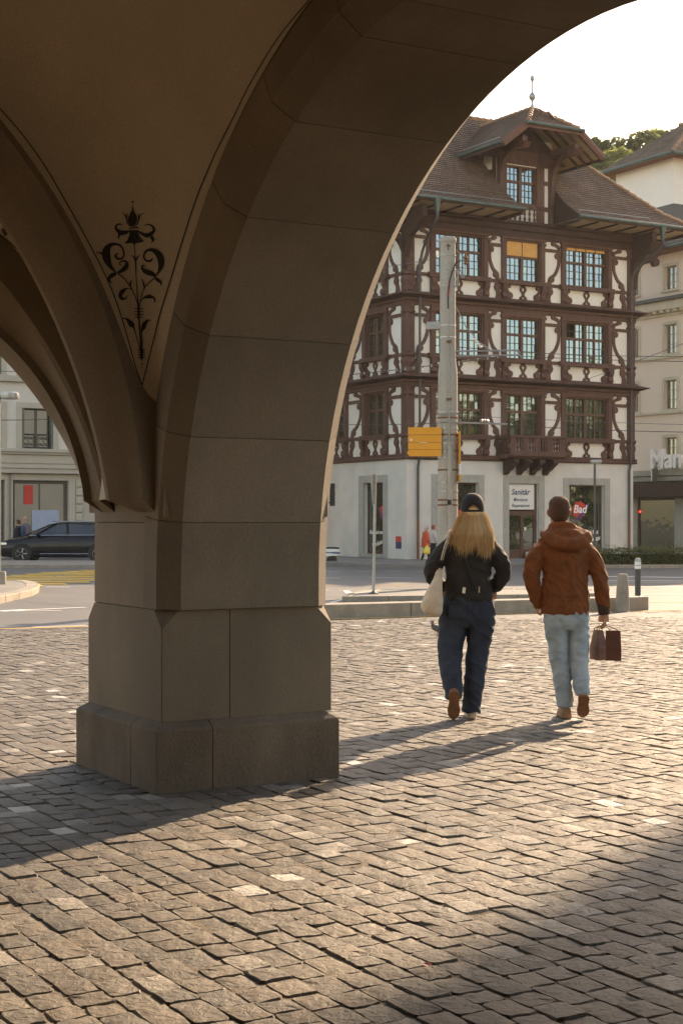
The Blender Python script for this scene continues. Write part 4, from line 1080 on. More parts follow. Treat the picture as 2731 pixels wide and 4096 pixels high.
# ================================================================== other buildings
def far(px, d): return Vector(((px - CXP) / FPX * d, d, 0))
def simple_window(par, x0, x1, z0, z1, trim, frame_m, glass_m, lights=2, y=0.0, tw=.16, rows=2, trans=None, grille=False):
    o = MB()
    for a, b, c, d in ((x0 - tw, x0, z0, z1), (x1, x1 + tw, z0, z1), (x0 - tw, x1 + tw, z1, z1 + tw * 1.1)): o.box(a, b, y - .05, y + .02, c, d)
    o.box(x0 - tw - .04, x1 + tw + .04, y - .12, y + .02, z0 - .12, z0 - .001)
    t = o.build('window_surround', trim, par, bevel=.01)
    w = MB(); f = .07; D = y + .20
    for a, b, c, d in ((x0, x1, z0, z0 + f), (x0, x1, z1 - f, z1), (x0, x0 + f, z0 + f, z1 - f), (x1 - f, x1, z0 + f, z1 - f)): w.box(a, b, D - .03, D + .03, c, d)
    for i in range(1, lights): xx = x0 + (x1 - x0) * i / lights; w.box(xx - .05, xx + .05, D - .035, D + .03, z0 + f, z1 - f)
    for r_ in range(1, rows): zz = z0 + (z1 - z0) * r_ / rows; w.box(x0 + f, x1 - f, D - .015, D + .02, zz - .02, zz + .02)
    w = w.build('window', frame_m, par)
    for i in range(lights):
        for r_ in range(rows):
            p = MB().box(x0 + f + (x1 - x0 - 2 * f) * i / lights, x0 + f + (x1 - x0 - 2 * f) * (i + 1) / lights, D, D + .008, z0 + f + (z1 - z0 - 2 * f) * r_ / rows, z0 + f + (z1 - z0 - 2 * f) * (r_ + 1) / rows)
            p.build('pane', glass_m, w)
    return w
# ---- pale shop building on the left street
M['shop_stone'] = mat('shop_stone', (.50, .44, .36), .9, .08, 1.0, .003, 40, fine=.06, fscale=40)
M['shop_plaster'] = mat('shop_plaster', (.66, .60, .52), .9, .06, 1.0)
M['shop_frame'] = mat('shop_frame', (.10, .085, .065), .6, .1, 4)
M['glass_warm'] = glass_mat('shop_glass_warm', (.05, .05, .04), .45, tint=(.95, .90, .78))
M['shutter'] = mat('shutter_green', (.12, .14, .10), .7, .1, 6)
LB0 = far(0, 64.0); LBA = R(33)
LB = empty('shop_building', LB0, LBA, 'pale stone building with large shop window seen through the left arch', 'building')
def lbx(px):      # pixel column -> distance along this facade
    d = Vector((math.cos(LBA), math.sin(LBA))); k = (px - CXP) / FPX
    return (k * LB0.y - LB0.x) / (d.x - k * d.y)
def lbz(px, py): return CAMH + (HORIZ - py) / FPX * (LB0.y + lbx(px) * math.sin(LBA))
wz1 = (lbz(150, 1797), lbz(150, 1634)); wx = [(lbx(88), lbx(213)), (lbx(-60), lbx(6)), (lbx(300), lbx(425)), (lbx(500), lbx(620))]
shop = (lbx(52), lbx(275), .55, lbz(150, 1922)); shop2 = (lbx(-150), lbx(20), .55, shop[3]); shop3 = (lbx(420), lbx(640), .55, shop[3])
wz2 = (lbz(150, 1505), lbz(150, 1330))
lw_ = MB(); wall(lw_, -8, 12, -.1, 4.1, [shop, shop2, shop3], 0, .35); lw_.build('shop_wall', M['shop_stone'], LB, fix=False)
lw_ = MB(); wall(lw_, -8, 12, 4.1, 13, [(a, b, *wz) for a, b in wx for wz in (wz1, wz2)], 0, .25); lw_.build('upper_wall', M['shop_plaster'], LB, fix=False)
MB().box(-8, 12, .5, 10, -.1, 13).build('room_dark', M['interior'], LB)
MB().xprism([(-.9, 13), (-1.0, 13.3), (5, 17), (11, 13.3), (11, 13)], -8.5, 12.5).build('roof', M['tile_old'], LB)
zc = lbz(150, 1885); za = lbz(150, 1845); zb = lbz(150, 1815)
for z0_, z1_, d in ((zc - .10, zc + .10, .30), (zc + .1, zc + .2, .36), (za - .1, zb - .04, .06), (zb - .04, zb + .05, .18), (zb + .05, zb + .20, .26), (lbz(100, 1530), lbz(100, 1530) + .25, .2)):
    MB().box(-8, 12, -d, -.001, z0_, z1_).build('stone_band', M['shop_stone'], LB, bevel=.02)
for a, b in wx:
    for wz in (wz1, wz2):
        w = simple_window(LB, a, b, *wz, M['shop_stone'], M['shop_frame'], M['glass_warm'], 2, rows=1, tw=.22)
        for x in (a - .02, b - .10): MB().box(x, x + .12, -.04, .1, *wz).build('shutter', M['shutter'], LB)
        g_ = MB(); zt = wz[0] + .62
        g_.tube([(a, -.02, zt), (b, -.02, zt)], .02, 5); g_.tube([(a, -.02, wz[0] + .08), (b, -.02, wz[0] + .08)], .015, 5)
        n = 6
        for k in range(n):
            cx = a + (b - a) * (k + .5) / n; r_ = (b - a) / n * .42
            for cz, s_ in ((wz[0] + .46, 1), (wz[0] + .22, -1)):
                g_.tube([(cx + r_ * (1 - q * .055) * math.cos(q * .6 * s_), -.02, cz + r_ * .55 * (1 - q * .055) * math.sin(q * .6 * s_)) for q in range(14)], .012, 4)
            g_.tube([(a + (b - a) * k / n, -.02, wz[0]), (a + (b - a) * k / n, -.02, zt)], .012, 4)
        g_.build('balcony_grille', M['steel_dark'], LB)
for a, b, c, d in (shop, shop2, shop3):
    m = MB(); f = .14
    for q in ((a, b, c, c + f), (a, b, d - f, d), (a, a + f, c + f, d - f), (b - f, b, c + f, d - f)): m.box(q[0], q[1], .12, .24, q[2], q[3])
    m.box((a + b) / 2 - .03, (a + b) / 2 + .03, .15, .21, c + f, d - f)
    w = m.build('shop_window', M['shop_frame'], LB); MB().box(a + f, b - f, .17, .18, c + f, d - f).build('pane', M['glass_warm'], w)
    m = MB()
    for q in ((a - .3, a, .0, d + .28), (b, b + .3, 0, d + .28), (a, b, d, d + .28)): m.box(q[0], q[1], -.05, .1, q[2], q[3])
    m.build('shop_surround', M['shop_stone'], LB, bevel=.02)
MB().box(shop[0] + .55, shop[0] + .95, .14, .15, shop[3] - 1.0, shop[3] - .2).build('red_banner', M['sign_red'], LB)
MB().box(shop[0] + .9, shop[0] + 2.1, .14, .15, 1.15, 2.0).build('poster', mat('poster_blue', (.36, .42, .55), .5, .1, 3), LB)
for k in range(9): MB().box(lbx(278) + .28, lbx(330), -.09, .02, .1 + k * .36, .1 + k * .36 + .30).build('rustic_block', M['shop_stone'], LB, bevel=.03)

# ---- store building on the right, its front runs away from us
M['store_wall'] = mat('store_wall', (.82, .70, .59), .92, .05, .6, .003, 50, fine=.05, fscale=40)
M['store_trim'] = mat('store_trim', (.62, .56, .43), .9, .08, 2)
M['tower_wall'] = mat('tower_wall', (.84, .78, .71), .92, .05, .5, .003, 50)
M['store_glass'] = glass_mat('store_glass', (.02, .022, .014), .07, tint=(.85, .9, .8))
SBA = R(-58)
SB0 = far(2500, 86.0)
SB = empty('store_building', SB0, SBA, 'tall beige store building behind the hedge at the right edge', 'building')
def sbx(px):
    d = Vector((math.cos(SBA), math.sin(SBA))); k = (px - CXP) / FPX
    return (k * SB0.y - SB0.x) / (d.x - k * d.y)
def sbz(px, py): return CAMH + (HORIZ - py) / FPX * (SB0.y + sbx(px) * math.sin(SBA))
c1, c2, c3 = (sbx(2518), sbx(2552)), (sbx(2656), sbx(2705)), (sbx(2812), sbx(2864))
ref = 2680
rows_ = [(1870, 1750), (1637, 1520), (1415, 1297), (1158, 1064)]
levels = [(sbz(ref, a), sbz(ref, b)) for a, b in rows_]
holes = [(c[0], c[1], z0_, z1_) for c in (c1, c2, c3) for i, (z0_, z1_) in enumerate(levels) if not (c is c1 and i == 0)]
zcan = sbz(ref, 1934); ztop = sbz(ref, 1003)
m = MB(); wall(m, -6, 14, zcan + .2, ztop, holes, 0, .30); m.build('upper_wall', M['store_wall'], SB, fix=False)
sh = [(sbx(2545), sbx(2695), -.4, sbz(ref, 1992))]
m = MB(); wall(m, -6, 14, -1, zcan + .2, sh, 0, .4); m.build('ground_floor_wall', M['stone_trim'], SB, fix=False)
MB().box(-6, 14, .5, 12, -1, ztop).build('room_dark', M['interior'], SB)
m = MB(); a, b, c, d = sh[0]
for q in ((a, b, c, c + .1), (a, b, d - .1, d), (a, a + .1, c, d), (b - .1, b, c, d)): m.box(q[0], q[1], .1, .2, q[2], q[3])
w = m.build('shop_window', M['shop_frame'], SB); MB().box(a + .1, b - .1, .14, .15, c + .1, d - .1).build('pane', M['store_glass'], w)
for i, hl in enumerate(holes):
    w = simple_window(SB, *hl, M['store_trim'], M['letter_white'] if 0 else M['sash_pale'], M['glass_low'], 2, rows=3) if 'sash_pale' in M else None
    if w is None:
        M['sash_pale'] = mat('sash_pale', (.40, .34, .28), .7); simple_window(SB, *hl, M['store_trim'], M['sash_pale'], M['glass_low'], 2, rows=3)
def sband(y0, y1, d, mt, nm='stone_band'): MB().box(-6, 14, -d, -.001, sbz(ref, y0), sbz(ref, y1)).build(nm, mt, SB, bevel=.02)
sband(1433, 1424, .16, M['store_trim']); sband(1655, 1645, .16, M['store_trim'])
sband(1262, 1252, .12, M['store_trim']); sband(1205, 1190, .55, M['steel_dark'], 'cornice'); sband(1240, 1205, .40, M['store_trim'], 'cornice')
zd = sbz(ref, 1250)
for k in range(26): MB().box(-2 + k * .5, -2 + k * .5 + .26, -.34, -.002, zd, zd + .22).build('dentil', M['store_trim'], SB)
sband(1925, 1905, .30, M['stone_trim']); sband(1903, 1880, .42, M['stone_trim'])
MB().box(-6, 14, -.9, -.002, sbz(ref, 1990), sbz(ref, 1932)).build('canopy', M['timber_dark'], SB, bevel=.03)
sgn = text_mesh('sign_lettering', 'Man', 1.42, M['letter_white'], SB, (sbx(2642), -.75, sbz(ref, 1872)), depth=.10, bold=.035); sgn['label'] = 'large white raised letters above the canopy'
MB().box(sbx(2645), sbx(2650), -.8, -.4, sbz(ref, 1925), sbz(ref, 1865)).build('sign_bracket', M['steel'], SB)
MB().box(sbx(2642), 14, -.72, -.66, sbz(ref, 1873), sbz(ref, 1868)).build('sign_rail', M['steel'], SB)
tl = MB().lathe([(.05, 0), (.055, .06), (.03, .1)], (sbx(2555), .05, sbz(2555, 2050)), 8).build('red_shop_light', mat('red_light', (.8, .05, .03), .4, emit=((1, .05, .03), 1.5)), SB)
sro = [(-6.5, -1.0, ztop), (14.5, -1.0, ztop), (14.5, 6, ztop + 1.9), (-6.5, 6, ztop + 1.9)]
tiled('roof', sro, M['tile'], SB); tiled('roof', [(14.5, 13, ztop), (-6.5, 13, ztop), (-6.5, 6, ztop + 1.9), (14.5, 6, ztop + 1.9)], M['tile'], SB)
tiled('roof', [(sbx(2690), 2.5, sbz(2690, 905)), (sbx(2900), 2.5, sbz(2690, 905)), (sbx(2900), 6, sbz(2690, 610)), (sbx(2760), 6, sbz(2690, 690)), (sbx(2692), 4.0, sbz(2690, 812))], M['tile'], SB)
MB().box(-6.4, 14.4, -.98, .2, ztop - .12, ztop - .01).build('eaves_board', M['rust'], SB); g_ = MB(); g_.tube([(-6.4, -1.05, ztop), (14.4, -1.05, ztop)], .1, 8); g_.build('gutter', M['patina'], SB)
# ---- white stair tower behind with a hipped roof
TW = far(2692, 95.0)
TWE = empty('stair_tower', TW, R(-60), 'plain white tower with a brown hipped roof behind the timbered house', 'tower')
zt = CAMH + (HORIZ - 622) / FPX * 95; 
def twx(px):
    d = Vector((math.cos(R(-60)), math.sin(R(-60)))); k = (px - CXP) / FPX
    return (k * TW.y - TW.x) / (d.x - k * d.y)
tw0 = twx(2462)
MB().box(tw0, 0, 0, 7.0, -1, zt).build('tower_wall', M['tower_wall'], TWE)
MB().box(tw0 - .1, .1, -.1, 7.1, 8, CAMH + (HORIZ - 815) / FPX * 95).build('lead_flashing', M['steel_dark'], TWE)
o_ = 1.0; e = [(tw0 - o_, -o_, zt - .1), (o_, -o_, zt - .1), (o_, 7 + o_, zt - .1), (tw0 - o_, 7 + o_, zt - .1)]; zp = zt + 3.0
MB().add([Vector(p) + Vector((0, 0, -.02)) for p in e], [[0, 3, 2, 1]]).build('eaves_board', M['rust'], TWE, fix=False)
for q in e: pass
rx0, rx1 = tw0 / 2 - .6, tw0 / 2 + .6; ry = 3.5
tiled('roof', [e[0], e[1], (rx1, ry, zp), (rx0, ry, zp)], M['tile_old'], TWE); tiled('roof', [e[1], e[2], (rx1, ry, zp)], M['tile_old'], TWE)
tiled('roof', [e[2], e[3], (rx0, ry, zp), (rx1, ry, zp)], M['tile_old'], TWE); tiled('roof', [e[3], e[0], (rx0, ry, zp)], M['tile_old'], TWE)
hip(e[1], (rx1, ry, zp), TWE, .14); hip((rx0, ry, zp), (rx1, ry, zp), TWE, .14)
for a, b in ((0, 1), (1, 2)):
    g_ = MB(); g_.tube([e[a], e[b]], .12, 8); g_.build('gutter', M['patina'], TWE)
# ---- house beyond the right edge of the photograph that shades the near corner of the plaza
NB = empty('neighbour_house', (23.55, 30, 0), 0, 'tall plastered house standing out of view to the right of the street', 'house')
m = MB(); wall(m, 0, 20, 0, 24, [(1.5 + 3 * i, 2.9 + 3 * i, 1.2 + 3.3 * j, 3.2 + 3.3 * j) for i in range(6) for j in range(6)], 0, .3); m.box(0, 20, .4, 17, 0, 24)
m.build('wall', M['shop_plaster'], NB, fix=False)
MB().xprism([(-.6, 24), (8.5, 28), (17.6, 24)], -.5, 20.5).build('roof', M['tile_old'], NB)

# ---- wooded hill behind
hl_ = MB(); n = 24
rg = []
for j in range(9):
    y = 110 + j * 24
    rg.append([(-60 + i * 12, y, -1 + (34 * (1 - math.exp(-((y - 100) / 60) ** 2))) * (.35 + .65 * min(1, max(0, (-60 + i * 12 + 10) / 45)))) for i in range(n)])
hl_.loft(rg, closed=False, cap=False)
M['grass_hill'] = mat('hill_grass', (.06, .085, .03), .95, .3, .3)
finish(hl_.build('hill', M['grass_hill'], fix=False), kind='structure')
def leaf_mat(name, c, c2, tr=.35):
    m = bpy.data.materials.new(name); m.use_nodes = True; N = m.node_tree.nodes; L = m.node_tree.links; b = N['Principled BSDF']
    ge = N.new('ShaderNodeNewGeometry'); rp = N.new('ShaderNodeValToRGB'); rp.color_ramp.elements[0].color = (*c, 1); rp.color_ramp.elements[1].color = (*c2, 1)
    L.new(ge.outputs['Random Per Island'], rp.inputs[0]); L.new(rp.outputs[0], b.inputs['Base Color']); b.inputs['Roughness'].default_value = .6
    t = N.new('ShaderNodeBsdfTranslucent'); L.new(rp.outputs[0], t.inputs['Color']); mx = N.new('ShaderNodeMixShader'); mx.inputs[0].default_value = tr
    L.new(b.outputs[0], mx.inputs[1]); L.new(t.outputs[0], mx.inputs[2]); L.new(mx.outputs[0], N['Material Output'].inputs['Surface']); return m
M['leaf_a'] = leaf_mat('leaf_green', (.14, .18, .045), (.30, .31, .09), .55); M['leaf_b'] = leaf_mat('leaf_dark', (.09, .12, .045), (.17, .19, .075), .55)
M['leaf_hedge'] = leaf_mat('leaf_hedge', (.07, .10, .025), (.20, .18, .055), .45); M['bark'] = mat('bark', (.10, .075, .05), .9, .3, 6, .02, 12)
trnd = random.Random(3)
def leaves(clumps, size, count, rnd_):
    vs, fs = [], []
    tot = sum(r ** 2 for *_, r in clumps)
    for (cx, cy, cz, r) in clumps:
        for _ in range(int(count * r * r / tot)):
            d = Vector((rnd_.gauss(0, 1), rnd_.gauss(0, 1), rnd_.gauss(0, 1))).normalized() * r * (rnd_.uniform(.35, 1.05) ** .5)
            c = Vector((cx, cy, cz)) + Vector((d.x, d.y, d.z * .8))
            a = Vector((rnd_.gauss(0, 1), rnd_.gauss(0, 1), rnd_.gauss(0, .6))).normalized(); b_ = a.cross(Vector((rnd_.gauss(0, 1), rnd_.gauss(0, 1), rnd_.gauss(0, 1)))).normalized()
            s_ = size * rnd_.uniform(.6, 1.3); k = len(vs)
            vs += [c - a * s_, c + b_ * s_ * .5, c + a * s_, c - b_ * s_ * .5]; fs.append((k, k + 1, k + 2, k + 3))
    return vs, fs
def tree(px, py_top, d, rx, h, leafm, label, zb=None, pointy=False, cnt=5200, size=.34):
    top = CAMH + (HORIZ - py_top) / FPX * d; p = far(px, d)
    t = empty('hill_tree', (p.x, p.y, top - h), 0, label, 'tree', 'trees on the wooded hill')
    m = MB(); m.tube([(0, 0, 0), (.1, 0, h * .4), (-.1, .1, h * .8)], [.35, .25, .1], 7)
    for k in range(5):
        a = k * 1.3; m.tube([(0, 0, h * (.3 + .08 * k)), (rx * .5 * math.cos(a), rx * .5 * math.sin(a), h * (.5 + .08 * k))], [.12, .04], 5)
    m.build('trunk', M['bark'], t)
    cl_ = []
    for _ in range(26):
        zz = trnd.uniform(.25, 1); w = rx * (math.sqrt(max(.02, 1 - ((zz - .5) / .55) ** 2)) if not pointy else (1.15 - zz))
        a = trnd.uniform(0, 6.28); q = trnd.uniform(.2, .85) * w
        cl_.append((q * math.cos(a), q * math.sin(a), h * zz - rx * .2, rx * trnd.uniform(.20, .36)))
    vs, fs = leaves(cl_, size, cnt, trnd); c = MB(); c.add(vs, fs); c.build('crown', leafm, t, fix=False)
tree(2390, 536, 150, 2.3, 13, M['leaf_b'], 'slim dark conifer rising at the left end of the wooded hill', pointy=True, cnt=4200, size=.3)
tree(2425, 588, 138, 4.4, 11, M['leaf_a'], 'bright yellow-green tree just right of the dormer roof', cnt=9000)
tree(2560, 525, 150, 5.6, 15, M['leaf_b'], 'broad dark tree left of the white tower roof', cnt=11000)
tree(2655, 512, 158, 4.4, 14, M['leaf_a'], 'light green tree just behind the tower roof peak', cnt=8000)
tree(2740, 545, 150, 4.6, 13, M['leaf_b'], 'tree at the right edge beyond the tower roof', cnt=7000)
tree(2350, 640, 140, 4.0, 11, M['leaf_b'], 'dark tree low behind the roof of the timbered house', cnt=7000)
tree(2470, 640, 132, 4.2, 11, M['leaf_b'], 'dark tree in front of the bright one beside the tower', cnt=8000)

# ---- clipped hedge in front of the house
hx0 = G(2330, 2272); hx1 = (hx0[0] + 14.5, hx0[1] + 1.2)
HG = empty('hedge', (hx0[0], hx0[1], gz(*hx0)), math.atan2(hx1[1] - hx0[1], hx1[0] - hx0[0]), 'long clipped green hedge with loose shoots in front of the house', 'hedge')
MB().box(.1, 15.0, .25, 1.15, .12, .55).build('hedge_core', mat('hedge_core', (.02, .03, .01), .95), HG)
vs, fs = [], []
for _ in range(15000):
    x = trnd.uniform(0, 15.2); y = trnd.choice((trnd.uniform(0, .35), trnd.uniform(0, 1.4))); top = .74 + .07 * noise.noise(Vector((x * 1.3, 0, 0))) + .04 * noise.noise(Vector((x * 5, y * 4, 2)))
    z = trnd.uniform(.08, top) if y < .3 or trnd.random() < .3 else trnd.uniform(top - .2, top)
    c = Vector((x, y, z + .05)); a = Vector((trnd.gauss(0, 1), trnd.gauss(0, 1), trnd.gauss(0, 1))).normalized(); b_ = a.orthogonal().normalized(); s_ = trnd.uniform(.025, .05); k = len(vs)
    vs += [c - a * s_, c + b_ * s_ * .6, c + a * s_, c - b_ * s_ * .6]; fs.append((k, k + 1, k + 2, k + 3))
for _ in range(150):
    x = trnd.uniform(0, 15.2); y = trnd.uniform(.1, 1.2); h = trnd.uniform(.06, .22)
    for q in range(7):
        c = Vector((x + trnd.gauss(0, .03), y, .78 + h * q / 7)); a = Vector((trnd.gauss(0, 1), trnd.gauss(0, 1), .6)).normalized(); b_ = a.orthogonal().normalized(); k = len(vs)
        vs += [c - a * .03, c + b_ * .018, c + a * .03, c - b_ * .018]; fs.append((k, k + 1, k + 2, k + 3))
m = MB(); m.add(vs, fs); m.build('foliage', M['leaf_hedge'], HG, fix=False)
for k in range(12): MB().box(k * 1.27, k * 1.27 + 1.26, -.55, -.25, -.05, .14).build('kerb_stone', M['granite'], HG, bevel=.02)

# ---- street trees beyond the right edge; the house windows mirror them
for k, (x, y, h, r) in enumerate(((43.5, 49.5, 12.2, 3.6), (46.0, 54.0, 11.6, 3.8), (47.5, 59.0, 12.4, 3.8), (50.0, 64.0, 11.8, 3.8))):
    t = empty('street_tree', (x, y, -.3), 0, ('leafy street tree behind the neighbour house, first of the row', 'second street tree of the row beyond the neighbour house', 'third street tree of the row, mirrored in the balcony window', 'last street tree of the row, farthest from the neighbour house')[k], 'tree', 'street trees mirrored in the windows')
    m = MB(); m.tube([(0, 0, 0), (.1, 0, h * .35), (-.1, .1, h * .8)], [.3, .22, .08], 8); m.build('trunk', M['bark'], t)
    cl_ = []
    for _ in range(30):
        zz = trnd.uniform(.14, .95); w = r * math.sqrt(max(.05, 1 - ((zz - .5) / .52) ** 2)); a = trnd.uniform(0, 6.28); q = trnd.uniform(.2, .9) * w
        cl_.append((q * math.cos(a), q * math.sin(a), h * zz, r * trnd.uniform(.28, .42)))
    vs, fs = leaves(cl_, .30, 6000, trnd); c = MB(); c.add(vs, fs); c.build('crown', M['leaf_a'], t, fix=False)
# ================================================================== street furniture
# ---- concrete catenary mast with its fittings
MP = far(1790, 36.0); mz = gz(MP.x, MP.y)
MA = empty('concrete_mast', (MP.x, MP.y, mz), 0, 'tall grey concrete overhead-line mast in front of the timbered house', 'mast')
pz = lambda py, d=36.0: CAMH + (HORIZ - py) / FPX * d - mz
def px_x(px, d=36.0, o=MP): return (px - CXP) / FPX * d - o.x
z_sh = pz(1479)
MB().lathe([(.235, -.2), (.232, 1.5), (.225, z_sh - .12), (.222, z_sh - .05), (.185, z_sh + .22), (.178, pz(990)), (.178, pz(962))], (0, 0, 0), 28).build('shaft', M['concrete'], MA, smooth=True)
MB().lathe([(.19, pz(972)), (.198, pz(968)), (.198, pz(955)), (.17, pz(949)), (.02, pz(948))], (0, 0, 0), 28).build('mast_cap', M['concrete'], MA, smooth=True)
for y in (1024, 1080, 1118, 1147): MB().lathe([(.182, -.012), (.192, -.01), (.192, .012), (.182, .014)], (0, 0, pz(y)), 24).build('clamp_band', M['steel'], MA)
for y in (1303, 1350): MB().lathe([(.187, -.008), (.19, 0), (.187, .008)], (0, 0, pz(y)), 24).build('clamp_band', M['letter_white'], MA)
for y in (1650, 1672, 1690, 1715, 1740, 1775, 1805, 1830, 1880, 1930, 1965, 2000, 2020): MB().lathe([(.232, -.02), (.241, -.016), (.241, .016), (.232, .02)], (0, 0, pz(y)), 24).build('clamp_band', M['steel'] if y % 4 else M['rust'], MA)
tb = MB(); tb.tube([(.015, -.24, pz(1790)), (.015, -.24, pz(1610)), (.015, -.235, pz(1480)), (.0, -.20, pz(1440)), (0, -.20, pz(1220))], .022, 8); tb.build('cable_conduit', M['concrete'], MA, smooth=True)
tb = MB(); tb.tube([(.03, -.25, .0), (.03, -.25, pz(1800)), (.015, -.245, pz(1785))], .055, 10); tb.build('cable_duct', M['concrete'], MA, smooth=True)
tb = MB(); tb.tube(cat_rom([(0, -.21, pz(1240)), (-.01, -.22, pz(1190)), (.04, -.25, pz(1120)), (.17, -.22, pz(1060)), (.27, -.15, pz(1050))], 6), .018, 6); tb.build('feeder_cable', M['black'], MA)
MB().tube([(-.005, -.215, pz(1190)), (.02, -.235, pz(1130))], .024, 6).build('feeder_sleeve', M['sign_red'], MA)
for y in (1370, 1600): MB().box(-.05, .07, -.27, -.20, pz(y) - .025, pz(y) + .025).build('conduit_clamp', M['rust'], MA)
MB().box(-.05, .05, -.19, -.17, pz(985) - .04, pz(985)).build('number_plate', M['rust'], MA); MB().box(-.015, .015, -.188, -.17, pz(985) - .12, pz(985) + .03).build('number_plate', M['rust'], MA)
MB().box(-.03, .06, -.33, -.31, pz(2020), pz(2000)).build('sticker', M['black'], MA)
# insulators and brackets on the right side
for (zc_, x0, x1) in ((pz(1080), .2, .42),):
    MB().tube(cat_rom([(.2, -.05, pz(1150)), (.24, -.05, pz(1085)), (.30, -.05, pz(1085)), (.33, -.05, pz(1110)), (.38, -.05, pz(1105)), (.40, -.05, pz(1060))], 5), .016, 6).build('hook', M['steel'], MA)
    MB().lathe([(.03, 0), (.05, .03), (.03, .06), (.06, .09), (.03, .12), (.06, .15), (.03, .2), (.02, .28)], (.41, -.05, pz(1060)), 10).build('insulator', M['rust'], MA)
    MB().tube([(.19, -.03, pz(1000)), (.41, -.04, pz(1036))], .008, 5).build('stay_rod', M['steel'], MA)
MB().tube([(.2, -.06, pz(1080)), (.25, -.06, pz(1130)), (.21, -.06, pz(1150))], .014, 5).build('hook', M['steel'], MA)
MB().tube([(.19, -.05, pz(1230)), (.42, -.05, pz(1310)), (.72, -.04, pz(1370))], .012, 5).build('stay_rod', M['steel'], MA)
ins = MB()
for k in range(4): ins.lathe([(.02, -.03), (.055, 0), (.02, .03)], (.62 + .045 * k, -.04, pz(1358 + 10 * k)), 8)
ins.build('insulator', M['sign_white'], MA)
for y, x1 in ((1405, 1.62), (1424, 1.66)): MB().tube([(.2, 0, pz(y)), (x1, -.1, pz(y - 2)), (x1 + .04, -.1, pz(y + 10))], .022, 6).build('bracket_arm', M['steel'], MA)
for k in range(3): MB().tube([(.70 + .06 * k, -.05, pz(1368 + 6 * k)), (.95 + .05 * k, -.05, pz(1402 + 5 * k))], .014, 5).build('stay_rod', M['steel'], MA)
MB().tube([(.24, 0, pz(1690)), (1.38, -.05, pz(1697))], .024, 6).build('bracket_arm', M['steel'], MA)
ins = MB()
for k in range(3): ins.lathe([(.02, -.03), (.05, 0), (.02, .03)], (.78 + .06 * k, -.05, pz(1686) + .02), 8)
ins.build('insulator', M['steel'], MA)
for y in (1660, 1690, 1760, 1800): MB().tube([(-.24, -.18, pz(y)), (-.05, -.26, pz(y)), (.24, -.18, pz(y))], .012, 5).build('sign_clip', M['steel'], MA)
# small grey street-name plate
SP = empty('street_name_plate', (MP.x, MP.y, mz), 0, 'small grey plate on the left side of the concrete mast', 'sign')
MB().box(px_x(1705), px_x(1762), -.03, .05, pz(1317), pz(1287)).build('plate', M['steel'], SP, bevel=.008)
# yellow way-marker boards
YS = empty('yellow_direction_sign', (MP.x, MP.y, mz), 0, 'yellow direction boards stacked beside the concrete mast, lowest one an arrow', 'sign')
for y0, y1, k in ((1741, 1711.5, 0), (1771, 1742.5, 0), (1800, 1772.5, 0)): MB().box(px_x(1630), px_x(1763), -.24, -.21, pz(y0), pz(y1)).build('board', M['yellow_sign'], YS, bevel=.003)
MB().prism([(px_x(1624), pz(1812)), (px_x(1634), pz(1801)), (px_x(1763), pz(1801)), (px_x(1761), pz(1827)), (px_x(1636), pz(1827))], -.25, -.22).build('arrow_board', M['yellow_sign'], YS)
MB().box(px_x(1675), px_x(1706), -.245, -.24, pz(1772.8), pz(1771)).build('white_strip', M['letter_white'], YS); MB().box(px_x(1638), px_x(1646), -.245, -.24, pz(1765), pz(1758)).build('white_sticker', M['letter_white'], YS)
MB().box(px_x(1640), px_x(1755), -.21, -.17, pz(1815), pz(1720)).build('back_rail', M['steel'], YS)
YS2 = empty('yellow_sign_edge', (MP.x, MP.y, mz), 0, 'second set of yellow boards seen edge-on right of the mast', 'sign')
for y0, y1 in ((1770, 1728), (1812, 1772), (1856, 1814)): MB().box(.245, .275, -.3, .7, pz(y0), pz(y1)).build('board', M['yellow_sign'], YS2)
MB().box(.246, .274, -.3, .6, pz(1898), pz(1858)).build('board', M['sign_white'], YS2); MB().box(.245, .28, -.3, .7, pz(1926), pz(1900)).build('board', M['yellow_sign'], YS2)
# ---- overhead wires
def wire(p, q, r, label, sag=.15, bits=None):
    a, b = Vector(p), Vector(q); o = empty('overhead_wire', a, 0, label, 'wire', 'overhead wires')
    pts = [a.lerp(b, t / 14) - a - Vector((0, 0, sag * 4 * (t / 14) * (1 - t / 14))) for t in range(15)]
    m = MB(); m.tube(pts, r, 5); m.build('cable', M['wire'], o)
    if bits:
        m = MB()
        for k in range(bits):
            c = pts[0].lerp(pts[-1], (k + .5) / bits) - Vector((0, 0, sag * 4 * ((k + .5) / bits) * (1 - (k + .5) / bits))); m.box(c.x - .02, c.x + .02, c.y - .02, c.y + .02, c.z - .03, c.z + .03)
        m.build('clips', M['steel'], o)
def P3(px, py, d): return Vector(((px - CXP) / FPX * d, d, CAMH + (HORIZ - py) / FPX * d))
wire(P3(1150, 1520, 44), P3(2010, 1424, 36), .012, 'clipped cable rising from the arch to the mast bracket', .05, 26)
wire(P3(1100, 1690, 44), P3(1770, 1692, 36), .009, 'thin wire level with the middle of the first-floor windows', .05)
wire(P3(1000, 1130, 60), P3(1760, 1031, 36), .008, 'thin wire reaching the top of the mast from the left', .1)
wire(P3(2068, 1409, 36), P3(3000, 1424, 40), .008, 'upper of two level wires crossing the second-floor windows', .05)
wire(P3(2070, 1424, 36), P3(3000, 1445, 40), .008, 'lower of two level wires crossing the second-floor windows', .05)
wire(P3(2020, 1630, 46), P3(3000, 1270, 36), .008, 'slanting wire rising to the right edge', .05)
wire(P3(1828, 1660, 36), P3(3000, 1702, 44), .007, 'thin lower wire above the balcony', .05)
